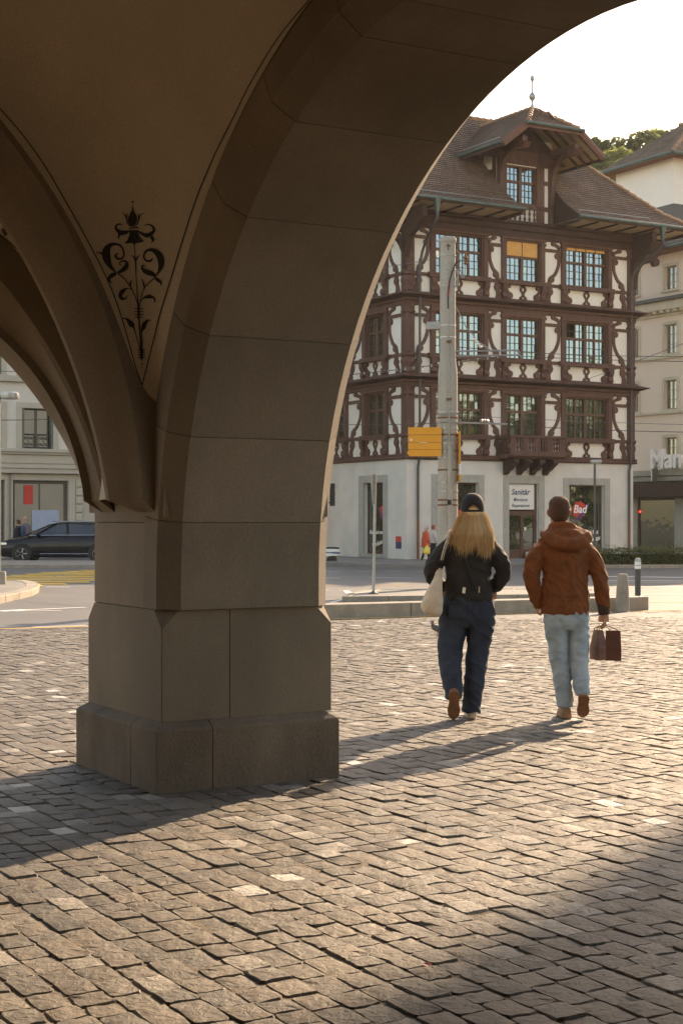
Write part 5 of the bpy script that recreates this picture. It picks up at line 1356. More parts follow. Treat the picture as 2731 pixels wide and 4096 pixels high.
wire(P3(2027, 1700, 36), P3(3000, 1730, 38), .009, 'lowest wire running past the balcony to the right', .05)
wire(P3(-200, 1680, 50), P3(500, 1665, 50), .012, 'wire crossing the first-floor window of the left shop building', .05)
wire(P3(-200, 1470, 50), P3(500, 1500, 48), .010, 'upper wire seen through the left arch', .05)
# ---- slim street lamp before the house
LP = far(2377, 60); lz = gz(LP.x, LP.y); SL = empty('slim_street_lamp', (LP.x, LP.y, lz), 0, 'slim grey street lamp with flat head before the right shop window', 'street lamp')
h_ = CAMH + (HORIZ - 1850) / FPX * 60 - lz
MB().tube([(0, 0, 0), (0, 0, h_)], .045, 10).build('pole', M['steel_dark'], SL, smooth=True)
MB().box(-.17, .26, -.14, .14, h_ - .01, h_ + .11).build('lamp_head', M['steel'], SL, bevel=.02)
MB().box(-.13, .22, -.11, .11, h_ - .03, h_ - .011).build('lens', M['sign_white'], SL)
# ---- sign post on the island with its plate seen edge-on
gp = G(1493, 2396); SPO = empty('road_sign_post', (*gp, gz(*gp) + .10), 0, 'slender pole on the traffic island, its sign plate seen edge-on', 'sign post')
d_ = gp[1]; hs = CAMH + (HORIZ - 1898) / FPX * d_ - gz(*gp) - .10
MB().tube([(0, 0, 0), (.04, 0, hs)], .032, 10).build('pole', M['steel'], SPO, smooth=True)
MB().lathe([(.12, 0), (.12, .02), (.05, .05), (.04, .06)], (0, 0, 0), 10).build('base_plate', M['steel_dark'], SPO)
m = MB(); m.add([(-.04, -.38, hs), (-.04, .38, hs), (-.02, 0, hs - .66), (.02, -.38, hs), (.02, .38, hs), (.035, 0, hs - .66)], [[0, 1, 2], [3, 5, 4], [0, 3, 4, 1], [1, 4, 5, 2], [2, 5, 3, 0]])
o = m.build('sign_plate', M['steel'], SPO, bevel=.006); o.rotation_euler = (0, 0, R(3))
# ---- traffic light half hidden by the arch
TL = far(1319, 45); tz = gz(TL.x, TL.y); TLE = empty('traffic_light', (TL.x, TL.y, tz), 0, 'dark traffic light with three visors peeping out behind the arch', 'traffic light')
h1, h0 = CAMH + (HORIZ - 1934) / FPX * 45 - tz, CAMH + (HORIZ - 2024) / FPX * 45 - tz
MB().tube([(-.40, 0, 0), (-.40, 0, h1)], .05, 10).build('pole', M['steel_dark'], TLE); MB().tube([(-.40, 0, h0 + .1), (.02, 0, h0 + .1)], .025, 8).build('bracket', M['steel_dark'], TLE); MB().tube([(-.40, 0, h1 - .1), (.02, 0, h1 - .1)], .025, 8).build('bracket', M['steel_dark'], TLE)
MB().box(.0, .15, -.13, .13, h0, h1).build('housing', M['black'], TLE, bevel=.015)
for k in range(3):
    zc_ = h0 + (h1 - h0) * (k + .5) / 3
    m = MB(); m.loft([[(x, .10 * math.cos(a), zc_ + .10 * math.sin(a) - (x - .15) * .08) for a in [math.pi * q / 8 - .2 for q in range(10)]] for x in (.15, .28 - 0.0)], closed=False, cap=False); m.build('visor', M['black'], TLE, fix=False)
    MB().lathe([(.09, 0), (.09, .01)], (0, 0, 0), 12).build('lens', [M['sign_red'], M['yellow_sign'], M['patina']][2 - k], TLE).location = (.15, 0, zc_)
    TLE.children[-1].rotation_euler = (0, R(90), 0)
# ---- bollards
gp = G(2488, 2447); SB_ = empty('stone_bollard', (*gp, gz(*gp)), 0, 'tapered round stone bollard in front of the low granite wall', 'bollard')
MB().lathe([(.125, -.05), (.122, .1), (.095, .58), (.088, .63), (.07, .655), (.0, .66)], (0, 0, 0), 20).build('post', M['granite'], SB_, smooth=True)
gp = G(2549, 2394); mb_ = empty('metal_bollard', (*gp, gz(*gp)), 0, 'slim dark metal bollard with white bands and domed top', 'bollard')
MB().lathe([(.075, 0), (.075, .05), (.062, .06), (.062, .62)], (0, 0, 0), 16).build('post', M['steel_dark'], mb_, smooth=True)
MB().lathe([(.066, .62), (.066, .69)], (0, 0, 0), 16).build('white_band', M['letter_white'], mb_, smooth=True); MB().lathe([(.066, .70), (.066, .77)], (0, 0, 0), 16).build('white_band', M['letter_white'], mb_, smooth=True)
MB().lathe([(.064, .69), (.067, .695), (.064, .70)], (0, 0, 0), 16).build('ring', M['black'], mb_); MB().lathe([(.067, .77), (.064, .81), (.045, .84), (0, .85)], (0, 0, 0), 16).build('cap', M['steel'], mb_, smooth=True)
# ---- lamp post on the left island
gp = G(6, 2358); LL = empty('left_lamp_post', (*gp, 0.12), 0, 'grey lamp post on a round stone base at the left edge', 'street lamp')
d_ = gp[1]; zt = CAMH + (HORIZ - 1578) / FPX * d_ - .12
MB().lathe([(.115, -.05), (.112, .27), (.10, .29), (0, .29)], (0, 0, 0), 18).build('stone_base', M['granite'], LL, smooth=True)
MB().tube([(-.05, 0, .28), (-.05, 0, zt - .06)], .045, 12).build('pole', M['steel'], LL, smooth=True)
MB().lathe([(.0, .16), (.16, .155), (.205, .13), (.21, .04), (.20, 0), (.0, -.005)], (.20, 0, zt - .1), 24).build('lamp_head', M['steel'], LL, smooth=True)
MB().tube([(-.05, 0, zt - .02), (.1, 0, zt - .02)], .03, 8).build('lamp_arm', M['steel'], LL)

# ---- black estate car behind the platform
M['car_paint'] = mat('car_black', (.004, .005, .008), .25, spec=.25, coat=.1)
M['chrome'] = mat('chrome', (.75, .75, .75), .12, metal=1.0)
M['tyre'] = mat('tyre', (.02, .02, .02), .85)
M['rim'] = mat('alloy_rim', (.32, .30, .28), .35, metal=.8)
CP = (-12.72, 58.2)
CAR = empty('black_car', (CP[0], CP[1], 0), 0, 'shiny black estate car driving behind the platform at the left', 'car')
def car_sec(x, zlo, zsh, hw, hw2):
    # half section from sill to shoulder
    return [(x, -hw2 * .96, zlo), (x, -hw, zlo + .16), (x, -hw - .012, (zlo + zsh) / 2), (x, -hw, zsh - .10), (x, -hw + .05, zsh - .01), (x, -hw * .55, zsh + .035), (x, 0, zsh + .05)]
prof = [(0.0, .42, .62, .55), (.03, .30, .70, .66), (.18, .22, .78, .80), (.5, .20, .86, .88), (1.0, .20, .93, .92), (1.5, .20, .99, .93), (2.2, .19, 1.0, .935), (3.2, .19, 1.01, .935), (4.0, .20, 1.02, .92), (4.5, .24, 1.02, .88), (4.75, .34, .98, .80), (4.8, .45, .92, .74)]
m = MB(); rg = []
for x, zl, zs, hw in prof:
    h_ = car_sec(x, zl, zs, hw, hw); rg.append(h_ + [(p[0], -p[1], p[2]) for p in h_[-2::-1]])
m.loft(rg, closed=True, cap=True); m.build('body', M['car_paint'], CAR, smooth=True, angle=35)
gh = [(1.12, .98, .99, .80, .02), (1.9, 1.0, 1.40, .66, 0), (2.2, 1.0, 1.475, .63, 0), (3.0, 1.0, 1.49, .62, 0), (4.0, 1.0, 1.46, .61, 0), (4.35, 1.0, 1.36, .62, 0), (4.7, 1.0, 1.01, .66, 0)]
m = MB(); rg = []
for x, zb_, zt_, w, _ in gh: rg.append([(x, -.86, zb_), (x, -w - .02, zt_ - .06), (x, -w + .08, zt_), (x, w - .08, zt_), (x, w + .02, zt_ - .06), (x, .86, zb_)])
m.loft(rg, closed=False, cap=False); m.build('cabin_glass', M['car_glass'], CAR, smooth=True, angle=30, fix=False)
m = MB(); rg = []
for x, zb_, zt_, w, _ in gh[1:-1]: rg.append([(x, -w - .03, zt_ - .05), (x, -w + .07, zt_ + .012), (x, 0, zt_ + .03), (x, w - .07, zt_ + .012), (x, w + .03, zt_ - .05)])
m.loft(rg, closed=False, cap=False); m.build('roof_panel', M['car_paint'], CAR, smooth=True, fix=False)
for sg in (-1, 1):
    for xa, xb in ((2.62, 2.55), (3.65, 3.72)): MB().tube([(xa, sg * .88, 1.0), (xb, sg * .66, 1.44)], [(.05, .02)] * 2, 6).build('pillar', M['car_paint'], CAR)
    MB().tube([(1.05, sg * .875, .995), (1.9, sg * .70, 1.40), (2.2, sg * .66, 1.45)], .025, 6).build('pillar', M['car_paint'], CAR)
    MB().tube([(1.2, sg * .905, 1.0), (2.2, sg * .915, 1.015), (4.4, sg * .90, 1.03)], .013, 5).build('chrome_strip', M['chrome'], CAR)
    MB().tube([(1.6, sg * .945, .33), (3.4, sg * .945, .33)], .012, 5).build('sill_trim', M['chrome'], CAR)
    MB().tube([(2.0, sg * .60, 1.53), (4.1, sg * .58, 1.52)], .018, 6).build('roof_rail', M['chrome'], CAR)
    m = MB(); m.lathe([(.0, -.07), (.07, -.06), (.1, 0), (.07, .07), (0, .08)], (1.55, sg * 1.0, 1.04), 10); m.build('mirror', M['car_paint'], CAR, smooth=True)
    MB().box(.10, .55, sg * .78 - .06, sg * .78 + .06, .64, .76).build('headlight', M['chrome'], CAR, bevel=.03)
    for x in (.92, 3.75):
        w = MB(); R_ = .335
        w.lathe([(R_ * .62, -.11), (R_ * .93, -.115), (R_, -.08), (R_, .08), (R_ * .93, .115), (R_ * .62, .11)], (0, 0, 0), 28)
        t = w.build('wheel', M['tyre'], CAR, smooth=True); t.rotation_euler = (R(90), 0, 0); t.location = (x, sg * .83, .335)
        rm = MB(); rm.lathe([(.0, -.02), (.22, -.02), (.225, .09), (.21, .10), (.20, .06), (.06, .07), (0, .075)], (0, 0, 0), 24)
        for k in range(5):
            a = k * 2 * math.pi / 5; rm.tube([(.05 * math.cos(a), .05 * math.sin(a), .085), (.2 * math.cos(a), .2 * math.sin(a), .095)], .028, 5)
        r2 = rm.build('rim', M['rim'], t, smooth=True); r2.scale = (1, 1, 1 if sg < 0 else -1); r2.location = (0, 0, -.03 * sg)
        ar = MB(); ar.lathe([(.30, 0), (.375, 0), (.375, .02), (.30, .02)], (0, 0, 0), 28); a_ = ar.build('wheel_arch', M['tyre'], CAR); a_.rotation_euler = (R(90), 0, 0); a_.location = (x, sg * .935, .36)
MB().box(-.03, .0, -.6, .6, .40, .62).build('grille', M['black'], CAR)
# ---- white motor scooter, only its tail shows beside the arch
gp = G(1318, 2262); SC = empty('motor_scooter', (*gp, gz(*gp)), R(180), 'white and blue motor scooter mostly hidden behind the arch pier', 'scooter')

for x in (-.1, 1.15):
    w = MB(); w.lathe([(.10, -.05), (.19, -.055), (.22, -.03), (.22, .03), (.19, .055), (.10, .05)], (0, 0, 0), 20); t = w.build('wheel', M['tyre'], SC, smooth=True); t.rotation_euler = (R(90), 0, 0); t.location = (x, 0, .22)
    rm = MB().lathe([(0, -.03), (.11, -.03), (.11, .03), (0, .03)], (0, 0, 0), 14).build('rim', M['rim'], t)
m = MB(); m.loft([[(x, -w_, z0_), (x, -w_, z1_), (x, 0, z1_ + .04), (x, w_, z1_), (x, w_, z0_)] for x, w_, z0_, z1_ in ((-.42, .05, .52, .62), (-.3, .14, .42, .68), (0, .17, .40, .70), (.35, .15, .38, .66), (.5, .12, .22, .30), (.85, .14, .20, .28), (1.0, .18, .25, .75), (1.08, .06, .3, .98))]); m.build('body', M['sign_white'], SC, smooth=True)
MB().loft([[(x, -w_, z - .06), (x, -w_, z), (x, w_, z), (x, w_, z - .06)] for x, w_, z in ((-.4, .10, .76), (-.1, .15, .78), (.3, .13, .76), (.42, .08, .74))]).build('seat', M['black'], SC, bevel=.02)
MB().box(-.44, .35, -.172, .172, .50, .58).build('side_panel', mat('scooter_blue', (.08, .14, .25), .4), SC, bevel=.02)
MB().tube([(1.12, 0, .22), (1.05, 0, .95), (1.02, -.3, 1.0)], .02, 6).build('handlebar', M['steel'], SC); MB().tube([(1.05, 0, .95), (1.02, .3, 1.0)], .02, 6).build('handlebar', M['steel'], SC)
# ---- pink petal dropped on the stones
gp = G(1710, 3876); PT = MB()
PT.add([(-.018, -.010, .012), (0, -.014, .006), (.018, -.006, .014), (.02, .008, .008), (.002, .013, .016), (-.016, .010, .010), (0, 0, .008)], [[0, 1, 6], [1, 2, 6], [2, 3, 6], [3, 4, 6], [4, 5, 6], [5, 0, 6]])
o = PT.build('fallen_petal', mat('petal_pink', (.62, .22, .18), .6), None, fix=False); o.location = (*gp, .006); finish(o, 'small pink petal lying on the cobbles', 'petal')
# ---- pigeon
gp = G(1752, 2546); PG = empty('pigeon', (*gp, .0), R(20), 'grey pigeon on the cobbles behind the woman', 'pigeon'); PG.scale = (.72,) * 3
M['pigeon'] = mat('pigeon_grey', (.10, .10, .105), .7, .4, 25, col2=(.2, .2, .2)); M['pigeon_leg'] = mat('pigeon_leg', (.4, .12, .08), .7)
m = MB(); pth = [(.16, .10), (.10, .115), (.03, .14), (-.05, .165), (-.10, .20), (-.118, .25), (-.115, .285), (-.13, .30)]
m.tube([(x, 0, z) for x, z in pth], [(.006, .02), (.03, .035), (.058, .062), (.062, .07), (.045, .05), (.026, .03), (.028, .032), (.006, .008)], 14); m.build('body', M['pigeon'], PG, smooth=True)
m = MB(); m.tube([(-.14, 0, .283), (-.165, 0, .275)], [.008, .003], 6); m.build('beak', M['black'], PG)
for sg in (-1, 1):
    m = MB(); m.loft([[(x, sg * y, z + h), (x, sg * (y + .008), z), (x, sg * y, z - h)] for x, y, z, h in ((-.06, .055, .17, .02), (0, .06, .155, .04), (.08, .045, .135, .03), (.17, .02, .115, .008))], closed=True); m.build('wing', M['pigeon'], PG)
    m = MB(); m.tube([(-.01, sg * .025, .09), (-.015, sg * .025, .005)], .006, 5); m.tube([(-.045, sg * .025, .004), (.015, sg * .025, .004)], .004, 4); m.build('leg', M['pigeon_leg'], PG)
# ================================================================== people
M['skin'] = mat('skin', (.50, .27, .18), .55, .08, 12, .0008, 200)
M['hair_blonde'] = mat('hair_blonde', (.55, .34, .15), .38, .3, 5, stretch=(40, 40, 2), col2=(.78, .55, .28))
M['hair_brown'] = mat('hair_brown', (.085, .037, .018), .85, .3, 60, .004, 160)
M['jacket_black'] = mat('jacket_black', (.016, .014, .013), .8, .3, 12, .0022, 60)
M['jacket_rust'] = mat('jacket_rust', (.185, .057, .016), .88, .30, 14, .003, 60)
M['cuff'] = mat('cuff_dark', (.05, .03, .02), .85)
M['denim_dark'] = mat('denim_dark', (.018, .028, .050), .85, .35, 7, .0015, 140, col2=(.035, .052, .085))
M['denim_light'] = mat('denim_light', (.29, .39, .46), .88, .2, 6, .0015, 140, col2=(.44, .54, .60))
M['shoe_tan'] = mat('shoe_tan', (.34, .20, .12), .75, .15, 20)
M['sole_brown'] = mat('sole_brown', (.23, .105, .05), .8, .2, 30, .003, 120)
M['sole_pale'] = mat('sole_pale', (.62, .50, .36), .8, .1, 20)
M['cap_black'] = mat('cap_black', (.018, .015, .016), .85, .2, 30, .001, 200)
M['canvas'] = mat('canvas', (.62, .53, .40), .9, .10, 14, .002, 120)
M['bag_brown'] = mat('bag_brown', (.115, .040, .026), .55, .15, 8, .003, 18)
M['bag_dark'] = mat('bag_brown_worn', (.16, .068, .05), .55, .35, 10, .003, 18)
M['orange_coat'] = mat('orange_coat', (.62, .085, .035), .75, .2, 8)
M['white_top'] = mat('white_top', (.62, .55, .50), .8, .1, 8); M['grey_hair'] = mat('grey_hair', (.55, .47, .38), .7, .1, 30); M['red_hair'] = mat('red_hair', (.33, .06, .03), .6, .2, 30)
M['navy'] = mat('navy_cloth', (.02, .022, .03), .85); M['yellow_bag'] = mat('yellow_bag', (.80, .58, .08), .5, .1, 10); M['grey_coat'] = mat('grey_coat', (.16, .15, .15), .85, .1, 8)

def ell(path, n=18):
    """closed tube: path items (x,y,z,rx,ry) with level ellipses"""
    return [[(x + rx * math.cos(2 * math.pi * k / n), y + ry * math.sin(2 * math.pi * k / n), z) for k in range(n)] for x, y, z, rx, ry in path]
def fuse(name, pieces, vox, material, parent, smooth=3, wr=None):
    """pieces: ('L', level-ellipse path) or ('T', [(x,y,z)], radii). Fused into one continuous skin."""
    m = MB()
    for p in pieces:
        if p[0] == 'L': m.loft(ell(cat_rom(p[1], 3) if len(p) < 3 else p[1]))
        else:
            pts = cat_rom([(*a, *(r if isinstance(r, tuple) else (r, r))) for a, r in zip(p[1], p[2])], 4)
            m.tube([q[:3] for q in pts], [(max(q[3], .002), max(q[4], .002)) for q in pts], 14)
    o = m.build(name, material, None)
    md = o.modifiers.new('r', 'REMESH'); md.mode = 'VOXEL'; md.voxel_size = vox
    sm = o.modifiers.new('s', 'SMOOTH'); sm.factor = .5; sm.iterations = smooth
    dg = bpy.context.evaluated_depsgraph_get()
    me = bpy.data.meshes.new_from_object(o.evaluated_get(dg))
    old = o.data; o.modifiers.clear(); o.data = me; bpy.data.meshes.remove(old); me.name = name
    if not me.materials: me.materials.append(material)
    if wr:
        nv = [v.normal.copy() for v in me.vertices]
        for v, nn in zip(me.vertices, nv): v.co += nn * wr(v.co)
    me.polygons.foreach_set('use_smooth', [True] * len(me.polygons)); me.update()
    o.parent = parent
    return o
def folds(amp, sx, sy, sz, seed, off=None):
    def f(c):
        d = c.z + .55 * c.x * math.sin(seed) + .35 * c.y
        w = noise.noise(Vector((c.x * sx * .8, c.y * sy * .8, d * sz * .55)) + Vector((seed, seed * 2, 0)))
        w2 = noise.noise(Vector((c.x * sx * 1.9 + c.z * 5, c.y * sy * 1.9, d * sz * 1.1)) + Vector((seed, 5, seed)))
        return amp * .8 * ((1 - abs(w)) ** 4 * 1.5 - .5) + amp * .45 * w2
    return f
def hand(pieces, c, d_down=1.0, side=1):
    """a loosely closed hand hanging from wrist point c; fingers curl under; side=+1 right hand"""
    x, y, z = c
    pieces.append(('T', [(x, y, z), (x, y + .005, z - .04), (x, y + .008, z - .085)], [(.022, .028), (.020, .040), (.017, .040)]))
    for k, (oy, ln) in enumerate(((-.033, .058), (-.011, .070), (.011, .066), (.033, .052))):
        p = [(x, y + oy, z - .075), (x + .004 * side, y + oy * 1.05, z - .075 - ln * .55), (x - .020 * side, y + oy, z - .075 - ln * .85), (x - .036 * side, y + oy * .95, z - .075 - ln * .55)]
        pieces.append(('T', p, [.0095, .0095, .009, .0075]))
    pieces.append(('T', [(x - .008 * side, y + .030, z - .025), (x - .030 * side, y + .050, z - .055), (x - .034 * side, y + .040, z - .085)], [.012, .011, .008]))
def head(cx, cy, cz, s=1.0):
    return [('L', [(cx, cy + .012 * s, cz - .125 * s, .035 * s, .040 * s), (cx, cy + .020 * s, cz - .105 * s, .050 * s, .066 * s), (cx, cy + .012 * s, cz - .06 * s, .064 * s, .086 * s), (cx, cy, cz, .074 * s, .096 * s), (cx, cy - .004 * s, cz + .05 * s, .076 * s, .098 * s), (cx, cy - .004 * s, cz + .09 * s, .062 * s, .080 * s), (cx, cy - .002 * s, cz + .118 * s, .026 * s, .034 * s)]),
            ('T', [(cx, cy + .095 * s, cz + .01 * s), (cx, cy + .118 * s, cz - .025 * s), (cx, cy + .095 * s, cz - .035 * s)], [.009 * s, .013 * s, .012 * s]),          # nose
            ('T', [(cx - .022 * s, cy + .088 * s, cz - .066 * s), (cx, cy + .098 * s, cz - .064 * s), (cx + .022 * s, cy + .088 * s, cz - .066 * s)], [.006 * s, .009 * s, .006 * s]),   # mouth
            *[('T', [(cx + sg * .072 * s, cy + .004 * s, cz + .022 * s), (cx + sg * .086 * s, cy - .010 * s, cz + .012 * s), (cx + sg * .084 * s, cy - .008 * s, cz - .012 * s), (cx + sg * .072 * s, cy + .004 * s, cz - .032 * s)], [(.008 * s, .010 * s), (.009 * s, .014 * s), (.008 * s, .012 * s), (.006 * s, .008 * s)]) for sg in (-1, 1)]]
def eyes(parent, cx, cy, cz):
    for sg in (-1, 1):
        m = MB(); m.lathe([(.002, -.011), (.009, -.007), (.012, 0), (.009, .007), (.002, .011)], (cx + sg * .031, cy + .082, cz), 10); m.build('eye', M['sign_white'], parent, smooth=True)
def shoe(name, heel, toe, up, w, parent, upper, sole, lift=.022):
    """shoe between heel and toe points (sole line); up = direction away from the sole"""
    h, t, u = Vector(heel), Vector(toe), Vector(up).normalized(); d = (t - h); L_ = d.length; d.normalize(); sd = d.cross(u).normalized()
    m = MB(); rg = []
    for q, wd, ht in ((0, .55, .05), (.04, .8, .075), (.2, .92, .085), (.42, .86, .075), (.66, 1.0, .058), (.85, .86, .045), (.96, .55, .034), (1.0, .25, .028)):
        c = h + d * (L_ * q); ww = w * wd
        rg.append([c + sd * (ww * math.cos(a)) + u * (lift + max(0, ht * math.sin(a)) - (.004 if math.sin(a) < -.1 else 0)) for a in [2 * math.pi * k / 14 for k in range(14)]])
    s_ = m.loft(rg).build(name, upper, parent, smooth=True, angle=60)
    m = MB(); out = []
    for q, wd in ((-.015, .35), (.02, .8), (.15, 1.0), (.4, .84), (.68, 1.1), (.86, .95), (.97, .55), (1.015, .2)): out.append((q, wd))
    ring = [h + d * (L_ * q) + sd * (w * wd) for q, wd in out] + [h + d * (L_ * q) - sd * (w * wd) for q, wd in out[::-1]]
    m.loft([[p for p in ring], [p + u * lift for p in ring]]); m.build('sole', sole, s_, bevel=.004)
    return s_

# ---------------------------------------------------------------- woman
WX, WY = 1.055, 12.36
WO = empty('person', (WX, WY, 0), 0, 'woman with long blonde hair, black cap, black jacket and dark jeans walking away', 'person', 'couple walking away across the plaza')
HY = .13
hx, hz_ = .0, 1.645
body = head(hx, HY + .02, hz_)
body += [('L', [(-.005, HY + .0, 1.40, .07, .065), (-.003, HY + .005, 1.47, .055, .055), (0, HY + .01, 1.55, .050, .052), (0, HY + .015, 1.60, .05, .055)]),
         ('L', [(-.035, HY, .86, .15, .10), (-.035, HY, 1.05, .125, .085), (-.03, HY, 1.25, .14, .095), (-.03, HY, 1.38, .16, .085), (-.02, HY, 1.44, .09, .07)]),
         ('T', [(.15, HY, 1.38), (.225, HY - .02, 1.19), (.17, HY + .12, 1.02)], [.045, .038, .03]), ('T', [(-.20, HY, 1.38), (-.29, HY - .02, 1.19), (-.24, HY + .13, 1.02)], [.045, .038, .03]),
         ('T', [(.055, HY, .86), (.036, HY - .02, .50), (-.012, .05, .07)], [.085, .055, .04]), ('T', [(-.155, HY, .86), (-.182, HY - .05, .52), (-.17, HY - .15, .26), (-.168, HY - .18, .20)], [.085, .055, .035, .03])]
hand(body, (.17, HY + .12, 1.02)); hand(body, (-.24, HY + .13, 1.02), side=-1)
wb = fuse('body', body, .006, M['skin'], WO, 2); eyes(wb, hx, HY + .02, hz_ + .005)
jk = [('L', [(-.035, HY, .925, .195, .135), (-.035, HY, .955, .20, .14), (-.035, HY, 1.06, .185, .135), (-.035, HY, 1.20, .185, .13), (-.032, HY - .005, 1.33, .205, .13), (-.028, HY - .005, 1.42, .19, .11), (-.02, HY, 1.475, .12, .085), (-.012, HY + .01, 1.515, .075, .07)]),
      ('T', [(-.195, HY - .002, 1.375), (-.12, HY, 1.42), (-.02, HY + .005, 1.45), (.07, HY, 1.42), (.135, HY - .002, 1.375)], [.062, .072, .07, .072, .062]),
      ('T', [(.125, HY, 1.375), (.195, HY - .01, 1.29), (.245, HY - .02, 1.17), (.215, HY + .03, 1.08), (.16, HY + .09, 1.035)], [.062, .072, .066, .062, .052]),
      ('T', [(-.185, HY, 1.375), (-.26, HY - .01, 1.29), (-.325, HY - .02, 1.18), (-.30, HY + .03, 1.09), (-.24, HY + .09, 1.04)], [.062, .074, .066, .062, .052])]
wj = fuse('jacket', jk, .009, M['jacket_black'], WO, 4, folds(.009, 11, 11, 20, 3.3))
MB().box(-.234, -.21, HY - .142, HY - .136, .975, 1.022).build('tag', M['sign_white'], wj).rotation_euler = (0, R(8), 0)
MB().box(.035, .044, HY - .150, HY - .144, 1.0, 1.05).build('tag', M['canvas'], wj)
MB().box(.156, .172, HY - .118, HY - .110, .918, .938).build('tag', M['sign_white'], wj)
MB().tube([(.02, HY - .148, 1.02), (-.03, HY - .15, 1.15), (-.07, HY - .142, 1.27)], [(.012, .006)] * 3, 6).build('bag_strap', M['black'], wj)
tr = [('L', [(-.04, HY, .72, .19, .115), (-.04, HY, .80, .222, .14), (-.042, HY, .88, .222, .145), (-.04, HY, .96, .19, .13), (-.038, HY, 1.0, .17, .115)]),
      ('L', [(.062, HY, .80, .115, .13), (.062, HY, .72, .112, .125), (.052, HY - .01, .60, .098, .108), (.038, HY - .01, .50, .092, .10), (.022, HY - .03, .38, .088, .095), (.006, .07, .27, .082, .088), (-.010, .05, .12, .076, .084), (-.018, .04, .045, .074, .088)][::-1]),
      ('L', [(-.155, HY, .80, .115, .13), (-.160, HY, .72, .115, .125), (-.175, HY - .02, .60, .106, .108), (-.182, HY - .05, .50, .098, .10), (-.182, HY - .09, .40, .088, .092), (-.174, HY - .13, .30, .078, .084), (-.166, HY - .165, .215, .072, .078), (-.168, HY - .19, .165, .07, .074)][::-1])]
tw = fuse('trousers', tr, .008, M['denim_dark'], WO, 3, folds(.009, 7, 7, 17, 8.1))
for s_ in ([(-.038, HY - .150, .955), (-.038, HY - .158, .86), (-.045, HY - .12, .74)],): MB().tube(s_, .004, 5).build('seam', M['denim_dark'], tw)
for sg in (-1, 1): MB().loft([[(-.04 + sg * .10 + x, HY - .152 + abs(x + sg * .10) * .12, z) for x in (-.06, .06)] for z in (.80, .90)], closed=False, cap=False).build('back_pocket', M['denim_dark'], tw, fix=False)
shoe('shoe', (-.02, -.02, 0), (-.02, .24, 0), (0, 0, 1), .042, WO, M['canvas'], M['sole_pale'], .03)
shoe('shoe', (-.168, -.165, .225), (-.168, -.075, .0), (0, .93, .37), .046, WO, M['sole_brown'], M['sole_brown'], .022)
# cap: dome with a half-moon opening above the strap
cp = MB(); rows = 14; cols = 40; cc = Vector((hx, HY + .015, hz_ + .045)); ring = []
for i in range(rows + 1):
    t = i / rows; zz = -.045 + .152 * t ** .9; r_ = 1.02 * math.sqrt(max(0.001, 1 - (max(0, (t - .12)) / .9) ** 2.4)) if t > .12 else 1 + (.12 - t) * .1
    ring.append([(cc.x + .094 * r_ * math.cos(2 * math.pi * k / cols), cc.y + .113 * r_ * math.sin(2 * math.pi * k / cols), cc.z + zz) for k in range(cols)])
vs = [p for r_ in ring for p in r_]; fs = []
for i in range(rows):
    for k in range(cols):
        q = [i * cols + k, i * cols + (k + 1) % cols, (i + 1) * cols + (k + 1) % cols, (i + 1) * cols + k]
        c = sum((Vector(vs[j]) for j in q), Vector()) / 4
        dx, dz = (c.x - cc.x) / .042, (c.z - (cc.z - .030)) / .046
        if c.y < cc.y and dx * dx + dz * dz < 1 and dz > -.0: continue
        fs.append(q)
cp.add(vs, fs); capo = cp.build('cap', M['cap_black'], WO, smooth=True, angle=70, fix=False); md = capo.modifiers.new('t', 'SOLIDIFY'); md.thickness = .004
MB().lathe([(.011, -.003), (.009, .004), (.002, .006)], (cc.x, cc.y, cc.z + .107), 10).build('button', M['cap_black'], capo)
m = MB(); m.loft([[(cc.x + .085 * s_, cc.y + y0 * math.sqrt(max(0, 1 - s_ * s_ * .75)), cc.z - .035 - dz) for s_ in [-1 + 2 * q / 10 for q in range(11)]] for y0, dz in ((.09, 0), (.155, .004), (.19, .018))], closed=False, cap=False); m.build('brim', M['cap_black'], capo, smooth=True, fix=False)
MB().tube([(cc.x + .096 * math.cos(a), cc.y + .115 * math.sin(a), cc.z - .036) for a in [math.pi * (1.28 + .44 * q / 12) for q in range(13)]], [(.003, .009)] * 13, 6).build('strap', M['cap_black'], capo)
# hair: a solid underlayer and separate strands on top
hr = fuse('hair', [('L', [(hx, HY + .01, hz_ + .06, .05, .06), (hx, HY + .006, hz_ + .03, .080, .098), (hx, HY - .004, hz_ - .03, .098, .100), (hx - .004, HY - .02, hz_ - .09, .120, .088), (hx - .01, HY - .055, 1.50, .135, .07), (hx - .014, HY - .085, 1.45, .135, .05), (hx - .016, HY - .105, 1.41, .11, .03)])], .008, M['hair_blonde'], WO, 3)
M['strand'] = leaf_mat('hair_strand', (.62, .42, .20), (.95, .80, .52), .45); hrn = random.Random(21); st = MB()
for _ in range(1300):
    a = hrn.uniform(-1.55, 1.55); u = math.sin(a) * hrn.uniform(.9, 1.04); cb = math.cos(a)
    zb_ = 1.352 + .03 * math.sin(u * 6 + .8) + hrn.gauss(0, .026) - .02 * u
    j = hrn.gauss(0, .006); sh = hrn.gauss(0, .012)
    pts = [(hx + .082 * math.sin(a), HY - .080 * cb, hz_ + .015), (hx + .108 * u + j, HY - .005 - .098 * cb, hz_ - .035), (hx - .002 + .128 * u + j, HY - .012 - .105 * cb, 1.555), (hx - .008 + .148 * u + j * 2 + sh * .5, HY - .045 - .10 * cb - .02, 1.47), (hx - .015 + .160 * u + sh, HY - .07 - .085 * cb, 1.41), (hx - .018 + .160 * u + sh * 1.6, HY - .075 - .085 * cb + hrn.gauss(0, .006), zb_)]
    st.tube(cat_rom(pts, 3), [.0019] * 12 + [.0016, .0013, .0010, .0005], 3)
